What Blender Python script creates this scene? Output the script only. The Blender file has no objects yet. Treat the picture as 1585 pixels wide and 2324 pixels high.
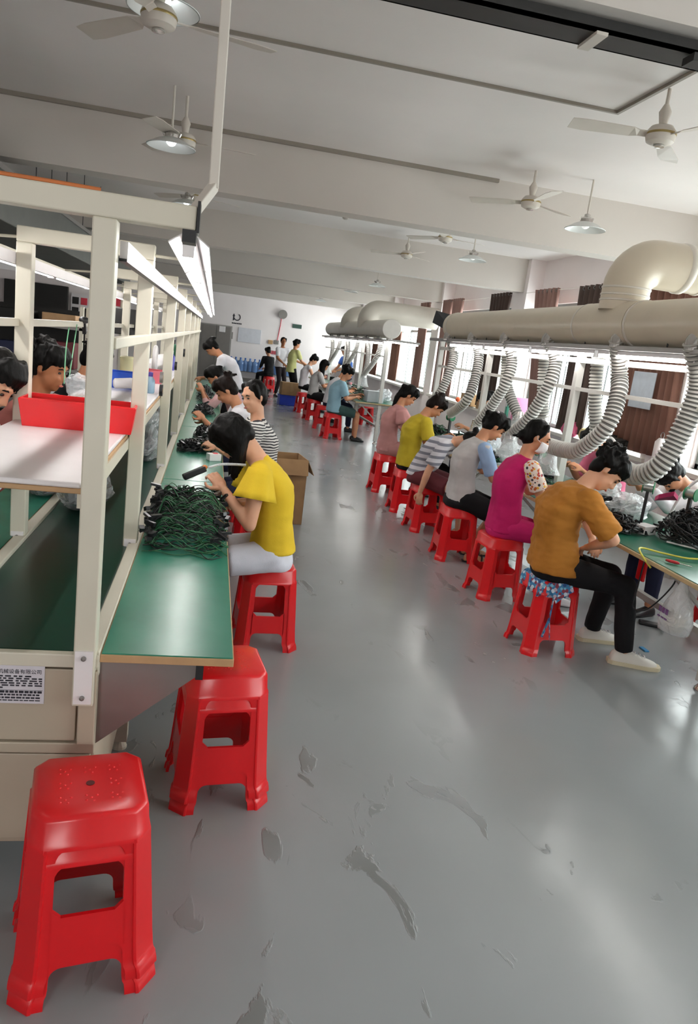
import bpy, bmesh, math, random
import numpy as np
from mathutils import Vector, Matrix, noise as mnoise

scene = bpy.context.scene
COL = scene.collection
RND = random.Random(11)

# ------------------------------------------------------------------ camera
def setup_camera():
    yaw, pitch, roll, fpx = 0.20489776, 0.22210268, 0.12681749, 1656.31
    f = Vector((math.sin(yaw) * math.cos(pitch), math.cos(yaw) * math.cos(pitch), -math.sin(pitch)))
    r0 = Vector((math.cos(yaw), -math.sin(yaw), 0)); u0 = r0.cross(f)
    r = math.cos(roll) * r0 + math.sin(roll) * u0
    u = -math.sin(roll) * r0 + math.cos(roll) * u0
    cd = bpy.data.cameras.new('camera'); cam = bpy.data.objects.new('camera', cd); COL.objects.link(cam)
    m = Matrix((r, u, -f)).transposed().to_4x4(); m.translation = (0, 0, 1.70)
    cam.matrix_world = m
    cd.sensor_fit = 'HORIZONTAL'; cd.sensor_width = 36.0; cd.lens = 36.0 * fpx / 1585.0
    cd.clip_start = 0.05; cd.clip_end = 200
    scene.camera = cam
setup_camera()

# ------------------------------------------------------------------ world, view, daylight portals
WORLD_STRENGTH = 12.5
TUBE_STRENGTH = 34.0
EXPOSURE = 0.08
w = bpy.data.worlds.new('overcast_sky'); scene.world = w; w.use_nodes = True
bg = w.node_tree.nodes['Background']; bg.inputs[0].default_value = (1.0, 0.98, 0.965, 1); bg.inputs[1].default_value = WORLD_STRENGTH
vs = scene.view_settings
vs.view_transform = 'Standard'; vs.look = 'None'; vs.exposure = EXPOSURE; vs.gamma = 1.0; vs.use_curve_mapping = False
scene.cycles.max_bounces = 8; scene.cycles.diffuse_bounces = 5; scene.cycles.glossy_bounces = 3
scene.cycles.transmission_bounces = 4; scene.cycles.transparent_max_bounces = 10
scene.cycles.caustics_reflective = False; scene.cycles.caustics_refractive = False
scene.cycles.sample_clamp_indirect = 6.0

# room constants
XL, XR, YB, YF, SLAB, SOFFIT = -5.6, 4.8, -2.6, 27.3, 3.3, 2.82
BEAMS = [6.7 + 4.3 * k for k in range(-2, 5)]        # near face of each ceiling beam
SILL, WTOP = 0.93, 2.66
BAYS = []
for i in range(len(BEAMS)):
    a = BEAMS[i] + 0.38
    b = BEAMS[i + 1] - 0.14 if i + 1 < len(BEAMS) else YF - 0.15
    BAYS.append((a, b))

def portal(name, loc, rot, sx, sy):
    ld = bpy.data.lights.new(name, 'AREA'); ld.shape = 'RECTANGLE'; ld.size = sx; ld.size_y = sy
    o = bpy.data.objects.new(name, ld); COL.objects.link(o); o.location = loc; o.rotation_euler = rot
    ld.cycles.is_portal = True
    return o
for i, (a, b) in enumerate(BAYS):
    portal('window_daylight', (XR + 0.22, (a + b) / 2, (SILL + WTOP) / 2), (0, math.pi / 2, 0), WTOP - SILL, b - a)

portal('rear_fill_daylight', (-1.6, YB - 0.3, 1.5), (math.pi / 2, 0, 0), 1.3, 1.1)  # unseen rear wall opening, added to brighten the near end

# ------------------------------------------------------------------ helpers: materials
def lin(c):
    return tuple((x / 12.92 if x <= 0.04045 else ((x + 0.055) / 1.055) ** 2.4) for x in c)
def hexc(h):
    h = h.lstrip('#'); return lin(tuple(int(h[i:i + 2], 16) / 255 for i in (0, 2, 4)))
MATS = {}
def mat(name, col, rough=0.5, metal=0.0, var=0.06, vs=6.0, bump=0.0, bs=60.0, coat=0.0, emit=None, estr=0.0, trans=0.0, alpha=1.0, spec=0.5, sss=0.0, stretch=None):
    if name in MATS: return MATS[name]
    m = bpy.data.materials.new(name); m.use_nodes = True; MATS[name] = m
    nt = m.node_tree; b = nt.nodes['Principled BSDF']
    c = hexc(col) if isinstance(col, str) else col
    tc = nt.nodes.new('ShaderNodeTexCoord'); src = tc.outputs['Object']
    if stretch:
        mp = nt.nodes.new('ShaderNodeMapping'); mp.inputs['Scale'].default_value = stretch
        nt.links.new(src, mp.inputs[0]); src = mp.outputs[0]
    n = nt.nodes.new('ShaderNodeTexNoise'); n.inputs['Scale'].default_value = vs; n.inputs['Detail'].default_value = 4
    nt.links.new(src, n.inputs['Vector'])
    r = nt.nodes.new('ShaderNodeValToRGB')
    r.color_ramp.elements[0].position = 0.3; r.color_ramp.elements[1].position = 0.7
    r.color_ramp.elements[0].color = (*[max(0, x * (1 - var)) for x in c], 1); r.color_ramp.elements[1].color = (*[min(1, x * (1 + var)) for x in c], 1)
    nt.links.new(n.outputs['Fac'], r.inputs[0]); nt.links.new(r.outputs[0], b.inputs['Base Color'])
    b.inputs['Roughness'].default_value = rough; b.inputs['Metallic'].default_value = metal
    b.inputs['Specular IOR Level'].default_value = spec
    if coat: b.inputs['Coat Weight'].default_value = coat; b.inputs['Coat Roughness'].default_value = 0.15
    if trans: b.inputs['Transmission Weight'].default_value = trans
    if alpha < 1: b.inputs['Alpha'].default_value = alpha
    if sss:
        b.inputs['Subsurface Weight'].default_value = sss; b.inputs['Subsurface Radius'].default_value = (0.012, 0.004, 0.002); b.inputs['Subsurface Scale'].default_value = 1.0
    if emit is not None:
        b.inputs['Emission Color'].default_value = (*(hexc(emit) if isinstance(emit, str) else emit), 1); b.inputs['Emission Strength'].default_value = estr
    if bump:
        n2 = nt.nodes.new('ShaderNodeTexNoise'); n2.inputs['Scale'].default_value = bs; n2.inputs['Detail'].default_value = 3
        nt.links.new(src, n2.inputs['Vector'])
        bp = nt.nodes.new('ShaderNodeBump'); bp.inputs['Strength'].default_value = bump; bp.inputs['Distance'].default_value = 0.01
        nt.links.new(n2.outputs['Fac'], bp.inputs['Height']); nt.links.new(bp.outputs[0], b.inputs['Normal'])
    return m
def bsdf(m): return m.node_tree.nodes['Principled BSDF']

def glass_mat(name, col=(0.9, 0.95, 0.95), gloss=0.06, tint=0.95):
    m = bpy.data.materials.new(name); m.use_nodes = True; nt = m.node_tree; nt.nodes.clear()
    o = nt.nodes.new('ShaderNodeOutputMaterial'); t = nt.nodes.new('ShaderNodeBsdfTransparent'); g = nt.nodes.new('ShaderNodeBsdfGlossy')
    t.inputs[0].default_value = (*[tint * c for c in col], 1); g.inputs['Roughness'].default_value = 0.03
    mx = nt.nodes.new('ShaderNodeMixShader'); mx.inputs[0].default_value = gloss
    nt.links.new(t.outputs[0], mx.inputs[1]); nt.links.new(g.outputs[0], mx.inputs[2]); nt.links.new(mx.outputs[0], o.inputs[0])
    MATS[name] = m; return m

def film_mat(name, op=0.4, col=(0.8, 0.82, 0.85), rough=0.12):
    # crumpled clear plastic film
    m = bpy.data.materials.new(name); m.use_nodes = True; nt = m.node_tree; b = nt.nodes['Principled BSDF']
    b.inputs['Base Color'].default_value = (*col, 1); b.inputs['Roughness'].default_value = rough; b.inputs['Alpha'].default_value = op
    b.inputs['Specular IOR Level'].default_value = 1.0; b.inputs['Coat Weight'].default_value = 0.6
    tc = nt.nodes.new('ShaderNodeTexCoord')
    v = nt.nodes.new('ShaderNodeTexVoronoi'); v.inputs['Scale'].default_value = 26; v.feature = 'DISTANCE_TO_EDGE'
    n = nt.nodes.new('ShaderNodeTexNoise'); n.inputs['Scale'].default_value = 18; n.inputs['Distortion'].default_value = 1.5
    nt.links.new(tc.outputs['Object'], n.inputs['Vector']); nt.links.new(n.outputs['Color'], v.inputs['Vector'])
    nt.links.new(tc.outputs['Object'], v.inputs['Vector'])
    bp = nt.nodes.new('ShaderNodeBump'); bp.inputs['Strength'].default_value = 0.9; bp.inputs['Distance'].default_value = 0.02
    nt.links.new(n.outputs['Fac'], bp.inputs['Height']); nt.links.new(bp.outputs[0], b.inputs['Normal'])
    MATS[name] = m; return m

# ------------------------------------------------------------------ helpers: meshes
class MB:
    """collects shapes; build() links them as one mesh object"""
    def __init__(s): s.v = []; s.f = []
    def add(s, vs, fs):
        o = len(s.v); s.v.extend([tuple(p) for p in vs]); s.f.extend([tuple(i + o for i in f) for f in fs]); return s
    def box(s, x0, x1, y0, y1, z0, z1):
        s.add([(x0, y0, z0), (x1, y0, z0), (x1, y1, z0), (x0, y1, z0), (x0, y0, z1), (x1, y0, z1), (x1, y1, z1), (x0, y1, z1)],
              [(3, 2, 1, 0), (4, 5, 6, 7), (0, 1, 5, 4), (1, 2, 6, 5), (2, 3, 7, 6), (3, 0, 4, 7)]); return s
    def cbox(s, c, d): return s.box(c[0] - d[0] / 2, c[0] + d[0] / 2, c[1] - d[1] / 2, c[1] + d[1] / 2, c[2] - d[2] / 2, c[2] + d[2] / 2)
    def obox(s, a, b, w, h, up=(0, 0, 1)):
        a = Vector(a); b = Vector(b); d = (b - a).normalized(); u = Vector(up)
        if abs(d.dot(u)) > 0.95: u = Vector((1, 0, 0))
        x = d.cross(u).normalized(); y = x.cross(d).normalized()
        q = [x * (w / 2 * i) + y * (h / 2 * j) for i, j in ((-1, -1), (1, -1), (1, 1), (-1, 1))]
        s.add([a + k for k in q] + [b + k for k in q], [(3, 2, 1, 0), (4, 5, 6, 7), (0, 1, 5, 4), (1, 2, 6, 5), (2, 3, 7, 6), (3, 0, 4, 7)]); return s
    def rings(s, rings, cap=True):
        n = len(rings[0]); o = len(s.v)
        for r in rings: s.v.extend([tuple(p) for p in r])
        for k in range(len(rings) - 1):
            for i in range(n):
                j = (i + 1) % n; a = o + k * n; b = a + n
                s.f.append((a + i, a + j, b + j, b + i))
        if cap:
            s.f.append(tuple(o + i for i in range(n))[::-1]); L = o + (len(rings) - 1) * n
            s.f.append(tuple(L + i for i in range(n)))
        return s
    def tube(s, pts, r, n=8, cap=True, closed=False):
        pts = [Vector(p) for p in pts]; N = len(pts); rs = r if isinstance(r, (list, tuple)) else [r] * N
        t0 = (pts[1] - pts[0]).normalized(); u = Vector((0, 0, 1)) if abs(t0.z) < 0.9 else Vector((1, 0, 0))
        u = (u - t0 * u.dot(t0)).normalized(); R = []
        for i in range(N):
            a = pts[max(i - 1, 0)]; b = pts[min(i + 1, N - 1)]; t = (b - a)
            t = t.normalized() if t.length > 1e-9 else t0
            u = u - t * u.dot(t)
            u = u.normalized() if u.length > 1e-6 else t.orthogonal().normalized()
            x = t.cross(u)
            R.append([pts[i] + (u * math.cos(2 * math.pi * k / n) + x * math.sin(2 * math.pi * k / n)) * rs[i] for k in range(n)])
        return s.rings(R, cap)
    def lathe(s, prof, n=24, c=(0, 0, 0), axis='z', cap=True):
        R = []
        for r, h in prof:
            ring = []
            for k in range(n):
                a = 2 * math.pi * k / n; x, y = r * math.cos(a), r * math.sin(a)
                p = (x, y, h) if axis == 'z' else ((x, h, -y) if axis == 'y' else (h, x, y))
                ring.append((p[0] + c[0], p[1] + c[1], p[2] + c[2]))
            R.append(ring)
        return s.rings(R, cap)
    def ell(s, c, r, n=12, m=8, ax=None):
        c = Vector(c); ax = ax or (Vector((1, 0, 0)), Vector((0, 1, 0)), Vector((0, 0, 1)))
        if not isinstance(r, (tuple, list)): r = (r, r, r)
        R = []
        for i in range(1, m):
            th = math.pi * i / m; ring = []
            for k in range(n):
                a = 2 * math.pi * k / n
                ring.append(c + ax[0] * (r[0] * math.sin(th) * math.cos(a)) + ax[1] * (r[1] * math.sin(th) * math.sin(a)) - ax[2] * (r[2] * math.cos(th)))
            R.append(ring)
        o = len(s.v); s.rings(R, False)
        b = len(s.v); s.v.append(tuple(c - ax[2] * r[2])); s.v.append(tuple(c + ax[2] * r[2])); L = o + (m - 2) * n
        for k in range(n):
            s.f.append((b, o + (k + 1) % n, o + k)); s.f.append((b + 1, L + k, L + (k + 1) % n))
        return s
    def poly(s, pts, d):
        """extrude a flat outline by vector d"""
        d = Vector(d); n = len(pts); o = len(s.v); s.v.extend([tuple(p) for p in pts]); s.v.extend([tuple(Vector(p) + d) for p in pts])
        s.f.append(tuple(o + i for i in range(n))[::-1]); s.f.append(tuple(o + n + i for i in range(n)))
        for i in range(n): j = (i + 1) % n; s.f.append((o + i, o + j, o + n + j, o + n + i))
        return s
    def xf(s, M):
        s.v = [tuple(M @ Vector(p)) for p in s.v]; return s
    def mesh(s, name):
        me = bpy.data.meshes.new(name); me.from_pydata(s.v, [], s.f); me.update()
        bm = bmesh.new(); bm.from_mesh(me); bmesh.ops.recalc_face_normals(bm, faces=bm.faces); bm.to_mesh(me); bm.free()
        return me
    def build(s, name, m, parent=None, smooth=False, bevel=0.0, bseg=2):
        return link(name, s.mesh(name), m, parent, smooth, bevel, bseg)

def link(name, me, m, parent=None, smooth=False, bevel=0.0, bseg=2):
    o = bpy.data.objects.new(name, me); COL.objects.link(o)
    if m is not None and len(me.materials) == 0: me.materials.append(m)
    if smooth:
        me.polygons.foreach_set('use_smooth', [True] * len(me.polygons))
        if smooth == 'auto':
            try: me.set_sharp_from_angle(angle=math.radians(40))
            except Exception: pass
    if bevel:
        b = o.modifiers.new('bevel', 'BEVEL'); b.width = bevel; b.segments = bseg; b.limit_method = 'ANGLE'; b.angle_limit = math.radians(40)
    if parent is not None: o.parent = parent
    return o
def tag(o, label=None, cat=None, group=None, kind=None):
    if label: o['label'] = label
    if cat: o['category'] = cat
    if group: o['group'] = group
    if kind: o['kind'] = kind
    return o
def thing(name, label, cat, loc=(0, 0, 0), rz=0.0, group=None):
    o = bpy.data.objects.new(name, None); COL.objects.link(o); o.location = loc; o.rotation_euler = (0, 0, rz)
    o.empty_display_size = 0.1
    return tag(o, label, cat, group)
def struct(o): o['kind'] = 'structure'; return o
def sempty(name, loc=(0, 0, 0)):
    o = bpy.data.objects.new(name, None); COL.objects.link(o); o.location = loc; o['kind'] = 'structure'; return o
def children_of(o): return [c for c in bpy.data.objects if c.parent == o]
KIDS = {}
def dup(root, loc, rz=0.0, label=None, group=None):
    kids = KIDS.get(root.name)
    if kids is None:
        kids = [(c, children_of(c)) for c in children_of(root)]; KIDS[root.name] = kids
    r = root.copy(); COL.objects.link(r); r.location = loc; r.rotation_euler = (0, 0, rz)
    if label: r['label'] = label
    if group: r['group'] = group
    for c, g in kids:
        d = c.copy(); COL.objects.link(d); d.parent = r
        for e in g:
            q = e.copy(); COL.objects.link(q); q.parent = d
    return r
def spline(pts, n=8):
    P = [Vector(p) for p in pts]; P = [2 * P[0] - P[1]] + P + [2 * P[-1] - P[-2]]; out = []
    for i in range(1, len(P) - 2):
        for k in range(n):
            t = k / n; a, b, c, d = P[i - 1], P[i], P[i + 1], P[i + 2]
            out.append(0.5 * ((2 * b) + (c - a) * t + (2 * a - 5 * b + 4 * c - d) * t * t + (3 * b - a - 3 * c + d) * t ** 3))
    out.append(P[-2]); return out
# ------------------------------------------------------------------ the room
def floor_material():
    m = bpy.data.materials.new('grey_epoxy_floor'); m.use_nodes = True; nt = m.node_tree; b = nt.nodes['Principled BSDF']; L = nt.links.new
    tc = nt.nodes.new('ShaderNodeTexCoord')
    def noise(scale, det=4, dist=0.0, sc=None):
        n = nt.nodes.new('ShaderNodeTexNoise'); n.inputs['Scale'].default_value = scale; n.inputs['Detail'].default_value = det; n.inputs['Distortion'].default_value = dist
        if sc:
            mp = nt.nodes.new('ShaderNodeMapping'); mp.inputs['Scale'].default_value = sc; L(tc.outputs['Object'], mp.inputs[0]); L(mp.outputs[0], n.inputs['Vector'])
        else: L(tc.outputs['Object'], n.inputs['Vector'])
        return n
    def ramp(src, stops):
        r = nt.nodes.new('ShaderNodeValToRGB'); e = r.color_ramp.elements
        e[0].position, e[0].color = stops[0][0], (*([stops[0][1]] * 3), 1); e[1].position, e[1].color = stops[1][0], (*([stops[1][1]] * 3), 1)
        L(src, r.inputs[0]); return r
    base = noise(0.7, 3); r = nt.nodes.new('ShaderNodeValToRGB')
    r.color_ramp.elements[0].position = 0.3; r.color_ramp.elements[1].position = 0.75
    r.color_ramp.elements[0].color = (*lin((0.535, 0.55, 0.56)), 1); r.color_ramp.elements[1].color = (*lin((0.595, 0.61, 0.62)), 1)
    L(base.outputs['Fac'], r.inputs[0])
    # worn, scuffed patches
    sc = noise(3.2, 6, 1.2, (1.6, 0.7, 1)); spots = ramp(sc.outputs['Fac'], ((0.60, 0.0), (0.625, 1.0)))
    area = noise(0.55, 2, 0.0); am = ramp(area.outputs['Fac'], ((0.45, 0.0), (0.56, 1.0)))
    mul = nt.nodes.new('ShaderNodeMath'); mul.operation = 'MULTIPLY'; L(spots.outputs[0], mul.inputs[0]); L(am.outputs[0], mul.inputs[1])
    mx = nt.nodes.new('ShaderNodeMix'); mx.data_type = 'RGBA'; L(mul.outputs[0], mx.inputs[0]); L(r.outputs[0], mx.inputs[6]); mx.inputs[7].default_value = (*lin((0.45, 0.46, 0.46)), 1)
    L(mx.outputs[2], b.inputs['Base Color'])
    rr = nt.nodes.new('ShaderNodeMapRange'); rr.inputs['To Min'].default_value = 0.14; rr.inputs['To Max'].default_value = 0.30
    n3 = noise(1.3, 5); L(n3.outputs['Fac'], rr.inputs[0])
    sub = nt.nodes.new('ShaderNodeMath'); sub.operation = 'MULTIPLY_ADD'; L(mul.outputs[0], sub.inputs[0]); sub.inputs[1].default_value = 0.12; L(rr.outputs[0], sub.inputs[2])
    L(sub.outputs[0], b.inputs['Roughness'])
    b.inputs['Specular IOR Level'].default_value = 0.62
    n4 = noise(5.0, 5); bp = nt.nodes.new('ShaderNodeBump'); bp.inputs['Strength'].default_value = 0.10; bp.inputs['Distance'].default_value = 0.02
    L(n4.outputs['Fac'], bp.inputs['Height'])
    bp2 = nt.nodes.new('ShaderNodeBump'); bp2.inputs['Strength'].default_value = 0.5; bp2.inputs['Distance'].default_value = 0.004
    L(mul.outputs[0], bp2.inputs['Height']); L(bp.outputs[0], bp2.inputs['Normal']); L(bp2.outputs[0], b.inputs['Normal'])
    return m
M_CEIL = mat('ceiling_paint_lit', '#e6e0dd', 0.8, var=0.03, vs=1.2, bump=0.05, bs=30)  # slab tone lifted: the light it catches is put into the colour
M_BEAM = mat('ceiling_paint_shaded', '#cdc6bf', 0.8, var=0.03, vs=1.2, bump=0.05, bs=30)  # same ceiling paint toned down: shade on the beams put into the colour
M_WALL = mat('wall_paint', '#e9e1e0', 0.75, var=0.03, vs=1.5, bump=0.04, bs=40)
M_ALU = mat('window_aluminium', '#8d9492', 0.4, metal=0.6, var=0.05)
M_BAR = mat('dark_bar', '#4a4c4c', 0.5, metal=0.5)
M_GLASS = glass_mat('window_glass')
M_SILL = mat('sill_tile', '#d9d5cd', 0.35, var=0.05, vs=8)

struct(MB().box(XL - .2, XR + .25, YB - .2, YF + .2, -0.2, 0).build('floor', floor_material()))
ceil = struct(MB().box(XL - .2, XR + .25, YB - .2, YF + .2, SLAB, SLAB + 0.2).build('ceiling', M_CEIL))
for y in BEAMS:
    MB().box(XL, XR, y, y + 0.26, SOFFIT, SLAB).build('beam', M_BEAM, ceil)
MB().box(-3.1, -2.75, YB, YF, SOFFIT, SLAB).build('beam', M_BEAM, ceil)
struct(MB().box(XL - .2, XL, YB, YF, 0, SLAB).build('wall_left', M_WALL))
struct(MB().box(XL - .2, XR + .25, YF, YF + .2, 0, SLAB).build('wall_far', M_WALL))
wre = MB(); wre.box(XL, -2.25, YB - .2, YB, 0, SLAB).box(-.95, XR, YB - .2, YB, 0, SLAB).box(-2.25, -.95, YB - .2, YB, 2.05, SLAB).box(-2.25, -.95, YB - .2, YB, 0, 0.95)  # gap in the unseen rear wall added and sized for fill light
struct(wre.build('wall_rear', M_WALL))
# window wall: parapet, lintel and piers
wall = MB(); wall.box(XR, XR + .2, YB, YF, 0, SILL).box(XR, XR + .2, YB, YF, WTOP, SLAB)
prev = YB
for a, b in BAYS:
    wall.box(XR, XR + .2, prev, a, SILL, WTOP); prev = b
wall.box(XR, XR + .2, prev, YF, SILL, WTOP)
wr = struct(wall.build('wall_right', M_WALL))
for y in BEAMS:
    MB().box(XR - 0.24, XR, y - 0.12, y + 0.38, 0, SLAB).build('pillar', M_WALL, wr)
for i, (a, b) in enumerate(BAYS):
    wn = sempty('window_%d' % (i + 1), (XR + 0.08, (a + b) / 2, 0)); hw = (b - a) / 2
    f = MB(); f.box(-.03, .03, -hw, hw, SILL, SILL + .05).box(-.03, .03, -hw, hw, WTOP - .06, WTOP).box(-.03, .03, -hw, -hw + .05, SILL, WTOP).box(-.03, .03, hw - .05, hw, SILL, WTOP)
    f.box(-.025, .025, -hw, hw, 2.23, 2.28)
    f.build('frame', M_ALU, wn)
    n = 4
    for k in range(1, n):
        y = -hw + 2 * hw * k / n; MB().box(-.025, .025, y - .025, y + .025, SILL + .05, WTOP - .06).build('mullion', M_ALU, wn)
    for k in range(n):
        y0 = -hw + 2 * hw * k / n + .025; y1 = -hw + 2 * hw * (k + 1) / n - .025
        MB().box(-.003, .003, y0, y1, SILL + .05, 2.23).build('pane', M_GLASS, wn)
        MB().box(-.003, .003, y0, y1, 2.28, WTOP - .06).build('pane', M_GLASS, wn)
    nb = int(2 * hw / 0.29)
    for k in range(1, nb):
        y = -hw + 2 * hw * k / nb; MB().box(.085, .1, y - .007, y + .007, SILL, WTOP).build('security_bar', M_BAR, wn)
    MB().box(-0.36, -.03, -hw - .1, hw + .1, SILL - 0.05, SILL).build('sill', M_SILL, wn, bevel=.006)

# far wall: door, and the parts screwed to it
M_DOOR = mat('grey_door', '#7c7672', 0.5, var=0.05)
d = sempty('door_1', (0.03, YF, 0)); MB().box(-.55, .55, -.06, 0, 0, 1.86).build('frame', mat('door_frame', '#9a9692', .5), d)
MB().box(-.5, -.01, -.08, -.06, 0, 1.82).build('leaf', M_DOOR, d); MB().box(.01, .5, -.08, -.06, 0, 1.82).build('leaf', M_DOOR, d)
MB().box(.03, .06, -.13, -.08, .85, 1.15).build('handle', M_ALU, d); MB().box(-.06, -.03, -.13, -.08, .85, 1.15).build('handle', M_ALU, d)
struct(MB().box(XL, -.52, YF - .015, YF, 0, .1).box(.58, XR - .24, YF - .015, YF, 0, .1).build('baseboard_far', mat('baseboard', '#8b8580', .5)))

# conduits, tray and cables on the ceiling
M_PVC = mat('white_conduit', '#cfc8be', 0.45, var=0.04)
M_PVCD = mat('grey_conduit', '#8f877d', 0.5, var=0.04)
t = tag(MB().box(-3.4, 2.32, 4.575, 4.595, SLAB - .018, SLAB).box(2.30, 2.32, 1.0, 4.575, SLAB - .018, SLAB).build('ceiling_conduit', M_PVCD), 'thin wiring conduit turning a corner on the ceiling above the aisle', 'conduit')
t = tag(MB().box(-4.5, 2.36, 6.665, 6.70, SLAB - .03, SLAB).build('beam_conduit', M_PVCD), 'long thin wiring conduit along the top of the nearest ceiling beam', 'conduit')
tr = thing('cable_tray', 'dark cable tray crossing the ceiling at the upper right', 'cable tray', (0, 2.51, 2.768))
M_TRAY = mat('tray_steel', '#2c2b2a', 0.55, metal=.1, var=.2, vs=4)
MB().box(-1.2, XR - .3, -.06, .06, 0, .012).box(-1.2, XR - .3, -.06, -.052, 0, .04).box(-1.2, XR - .3, .052, .06, 0, .04).build('trough', M_TRAY, tr)
for x in (-.6, .3, 1.13, 2.0, 2.9, 3.8): MB().box(x - .02, x + .02, -.066, .066, -.01, 0.0).box(x - .006, x + .006, -.006, .006, 0, .05).build('bracket', M_PVC, tr)
MB().box(1.45, 1.85, -.085, -.02, -.03, -.005).build('splice_cover', M_TRAY, tr)
for (x, y, lb) in ((1.5, 9.75, 'round white smoke detector on the ceiling above the aisle, nearer one'), (1.4, 19.0, 'round white smoke detector on the ceiling above the aisle, farther one')):
    s = thing('smoke_detector', lb, 'smoke detector', (x, y, SLAB), 0, 'smoke detectors on the ceiling')
    MB().lathe([(.055, 0), (.055, -.012), (.05, -.02)], 20).build('base', M_PVC, s, smooth='auto'); MB().lathe([(.042, -.02), (.04, -.042), (.022, -.055)], 20).build('sensor_dome', mat('detector_grey', '#b8b0a8', .4), s, smooth='auto')

# curtains on a taut wire
def pleat_curtain(y0, y1, z0, z1, m, label, lean=0.0, amp=0.04, xp=4.53):
    o = thing('curtain', label, 'curtain', (xp, (y0 + y1) / 2, z0), 0, 'brown window curtains')
    n = max(24, int((y1 - y0) / 0.018)); P = max(3, round((y1 - y0) / 0.13)); hw = (y1 - y0) / 2; vs_, fs = [], []
    rows = 9
    for r in range(rows):
        h = r / (rows - 1); sq = 1 - 0.12 * math.sin(math.pi * h) if lean == 0 else 0.55 + 0.45 * h
        for k in range(n + 1):
            t = k / n; a = amp * math.sin(2 * math.pi * P * t + .6 * math.sin(5 * h)) * (0.6 + .4 * h)
            vs_.append((a, (-hw + 2 * hw * t) * sq + lean * (h - 1), h * (z1 - z0)))
    for r in range(rows - 1):
        for k in range(n): fs.append((r * (n + 1) + k, r * (n + 1) + k + 1, (r + 1) * (n + 1) + k + 1, (r + 1) * (n + 1) + k))
    me = bpy.data.meshes.new('fabric'); me.from_pydata(vs_, [], fs); me.update()
    ob = link('fabric', me, m, o, True); so = ob.modifiers.new('solid', 'SOLIDIFY'); so.thickness = 0.004
    ring0 = None
    for k in range(P):
        y = -hw + 2 * hw * (k + .5) / P; pts = [(0.02 * math.cos(a), y, (z1 - z0) - .03 + .02 * math.sin(a)) for a in [i * math.pi / 5 for i in range(11)]]
        pts = [(p[0], 0, p[2]) for p in pts]
        if ring0 is None: ring0 = MB().tube(pts, .004, 4, False).build('ring', M_ALU, o); rg = ring0
        else: rg = ring0.copy(); COL.objects.link(rg); rg.parent = o
        rg.location = (0, y, 0)
    return o
M_CUR_D = mat('dark_brown_curtain', '#4a3a34', 0.8, var=.12, vs=3, bump=.15, bs=200)
M_CUR_P = mat('rosy_brown_curtain', '#8d6c63', 0.75, var=.12, vs=3, bump=.15, bs=200)
M_CUR_M = mat('reddish_brown_curtain', '#7b5548', 0.75, var=.14, vs=3, bump=.15, bs=200)
pleat_curtain(6.55, 7.66, .98, 2.76, M_CUR_M, 'wide reddish brown curtain carrying a white paper notice')
pleat_curtain(8.38, 9.06, .98, 2.8, M_CUR_D, 'narrow dark brown pleated curtain left of the duct elbow')
pleat_curtain(9.72, 10.42, 1.0, 2.82, M_CUR_P, 'rosy curtain tied aside at an angle right of the window pillar', lean=.28)
pleat_curtain(11.42, 12.2, .98, 2.84, M_CUR_D, 'dark brown pleated curtain just beyond the window pillar')
pleat_curtain(13.75, 14.25, .98, 2.84, M_CUR_P, 'narrow rosy curtain beyond the far end of the near duct, right one of a pair')
pleat_curtain(14.4, 14.9, .98, 2.84, M_CUR_P, 'narrow rosy curtain beyond the far end of the near duct, left one of a pair')
pleat_curtain(16.0, 16.6, .98, 2.84, M_CUR_P, 'rosy curtain beside the dark hanging panel at the second row')
pleat_curtain(18.2, 19.0, .98, 2.84, M_CUR_M, 'reddish brown curtain behind the end cap of the far duct')
pleat_curtain(20.6, 21.4, .98, 2.84, M_CUR_M, 'reddish brown curtain behind the middle of the far row')
pleat_curtain(22.3, 23.0, .98, 2.84, M_CUR_M, 'reddish brown curtain behind the far end of the far row')
pleat_curtain(3.2, 4.0, .98, 2.8, M_CUR_M, 'reddish brown curtain at the window beside the camera')
cw = MB()
for a, b in BAYS: cw.tube([(4.53, a, 2.8), (4.53, (a + b) / 2, 2.79), (4.53, b, 2.8)], .004, 5)
struct(cw.build('trim_1', M_PVC))
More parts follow.
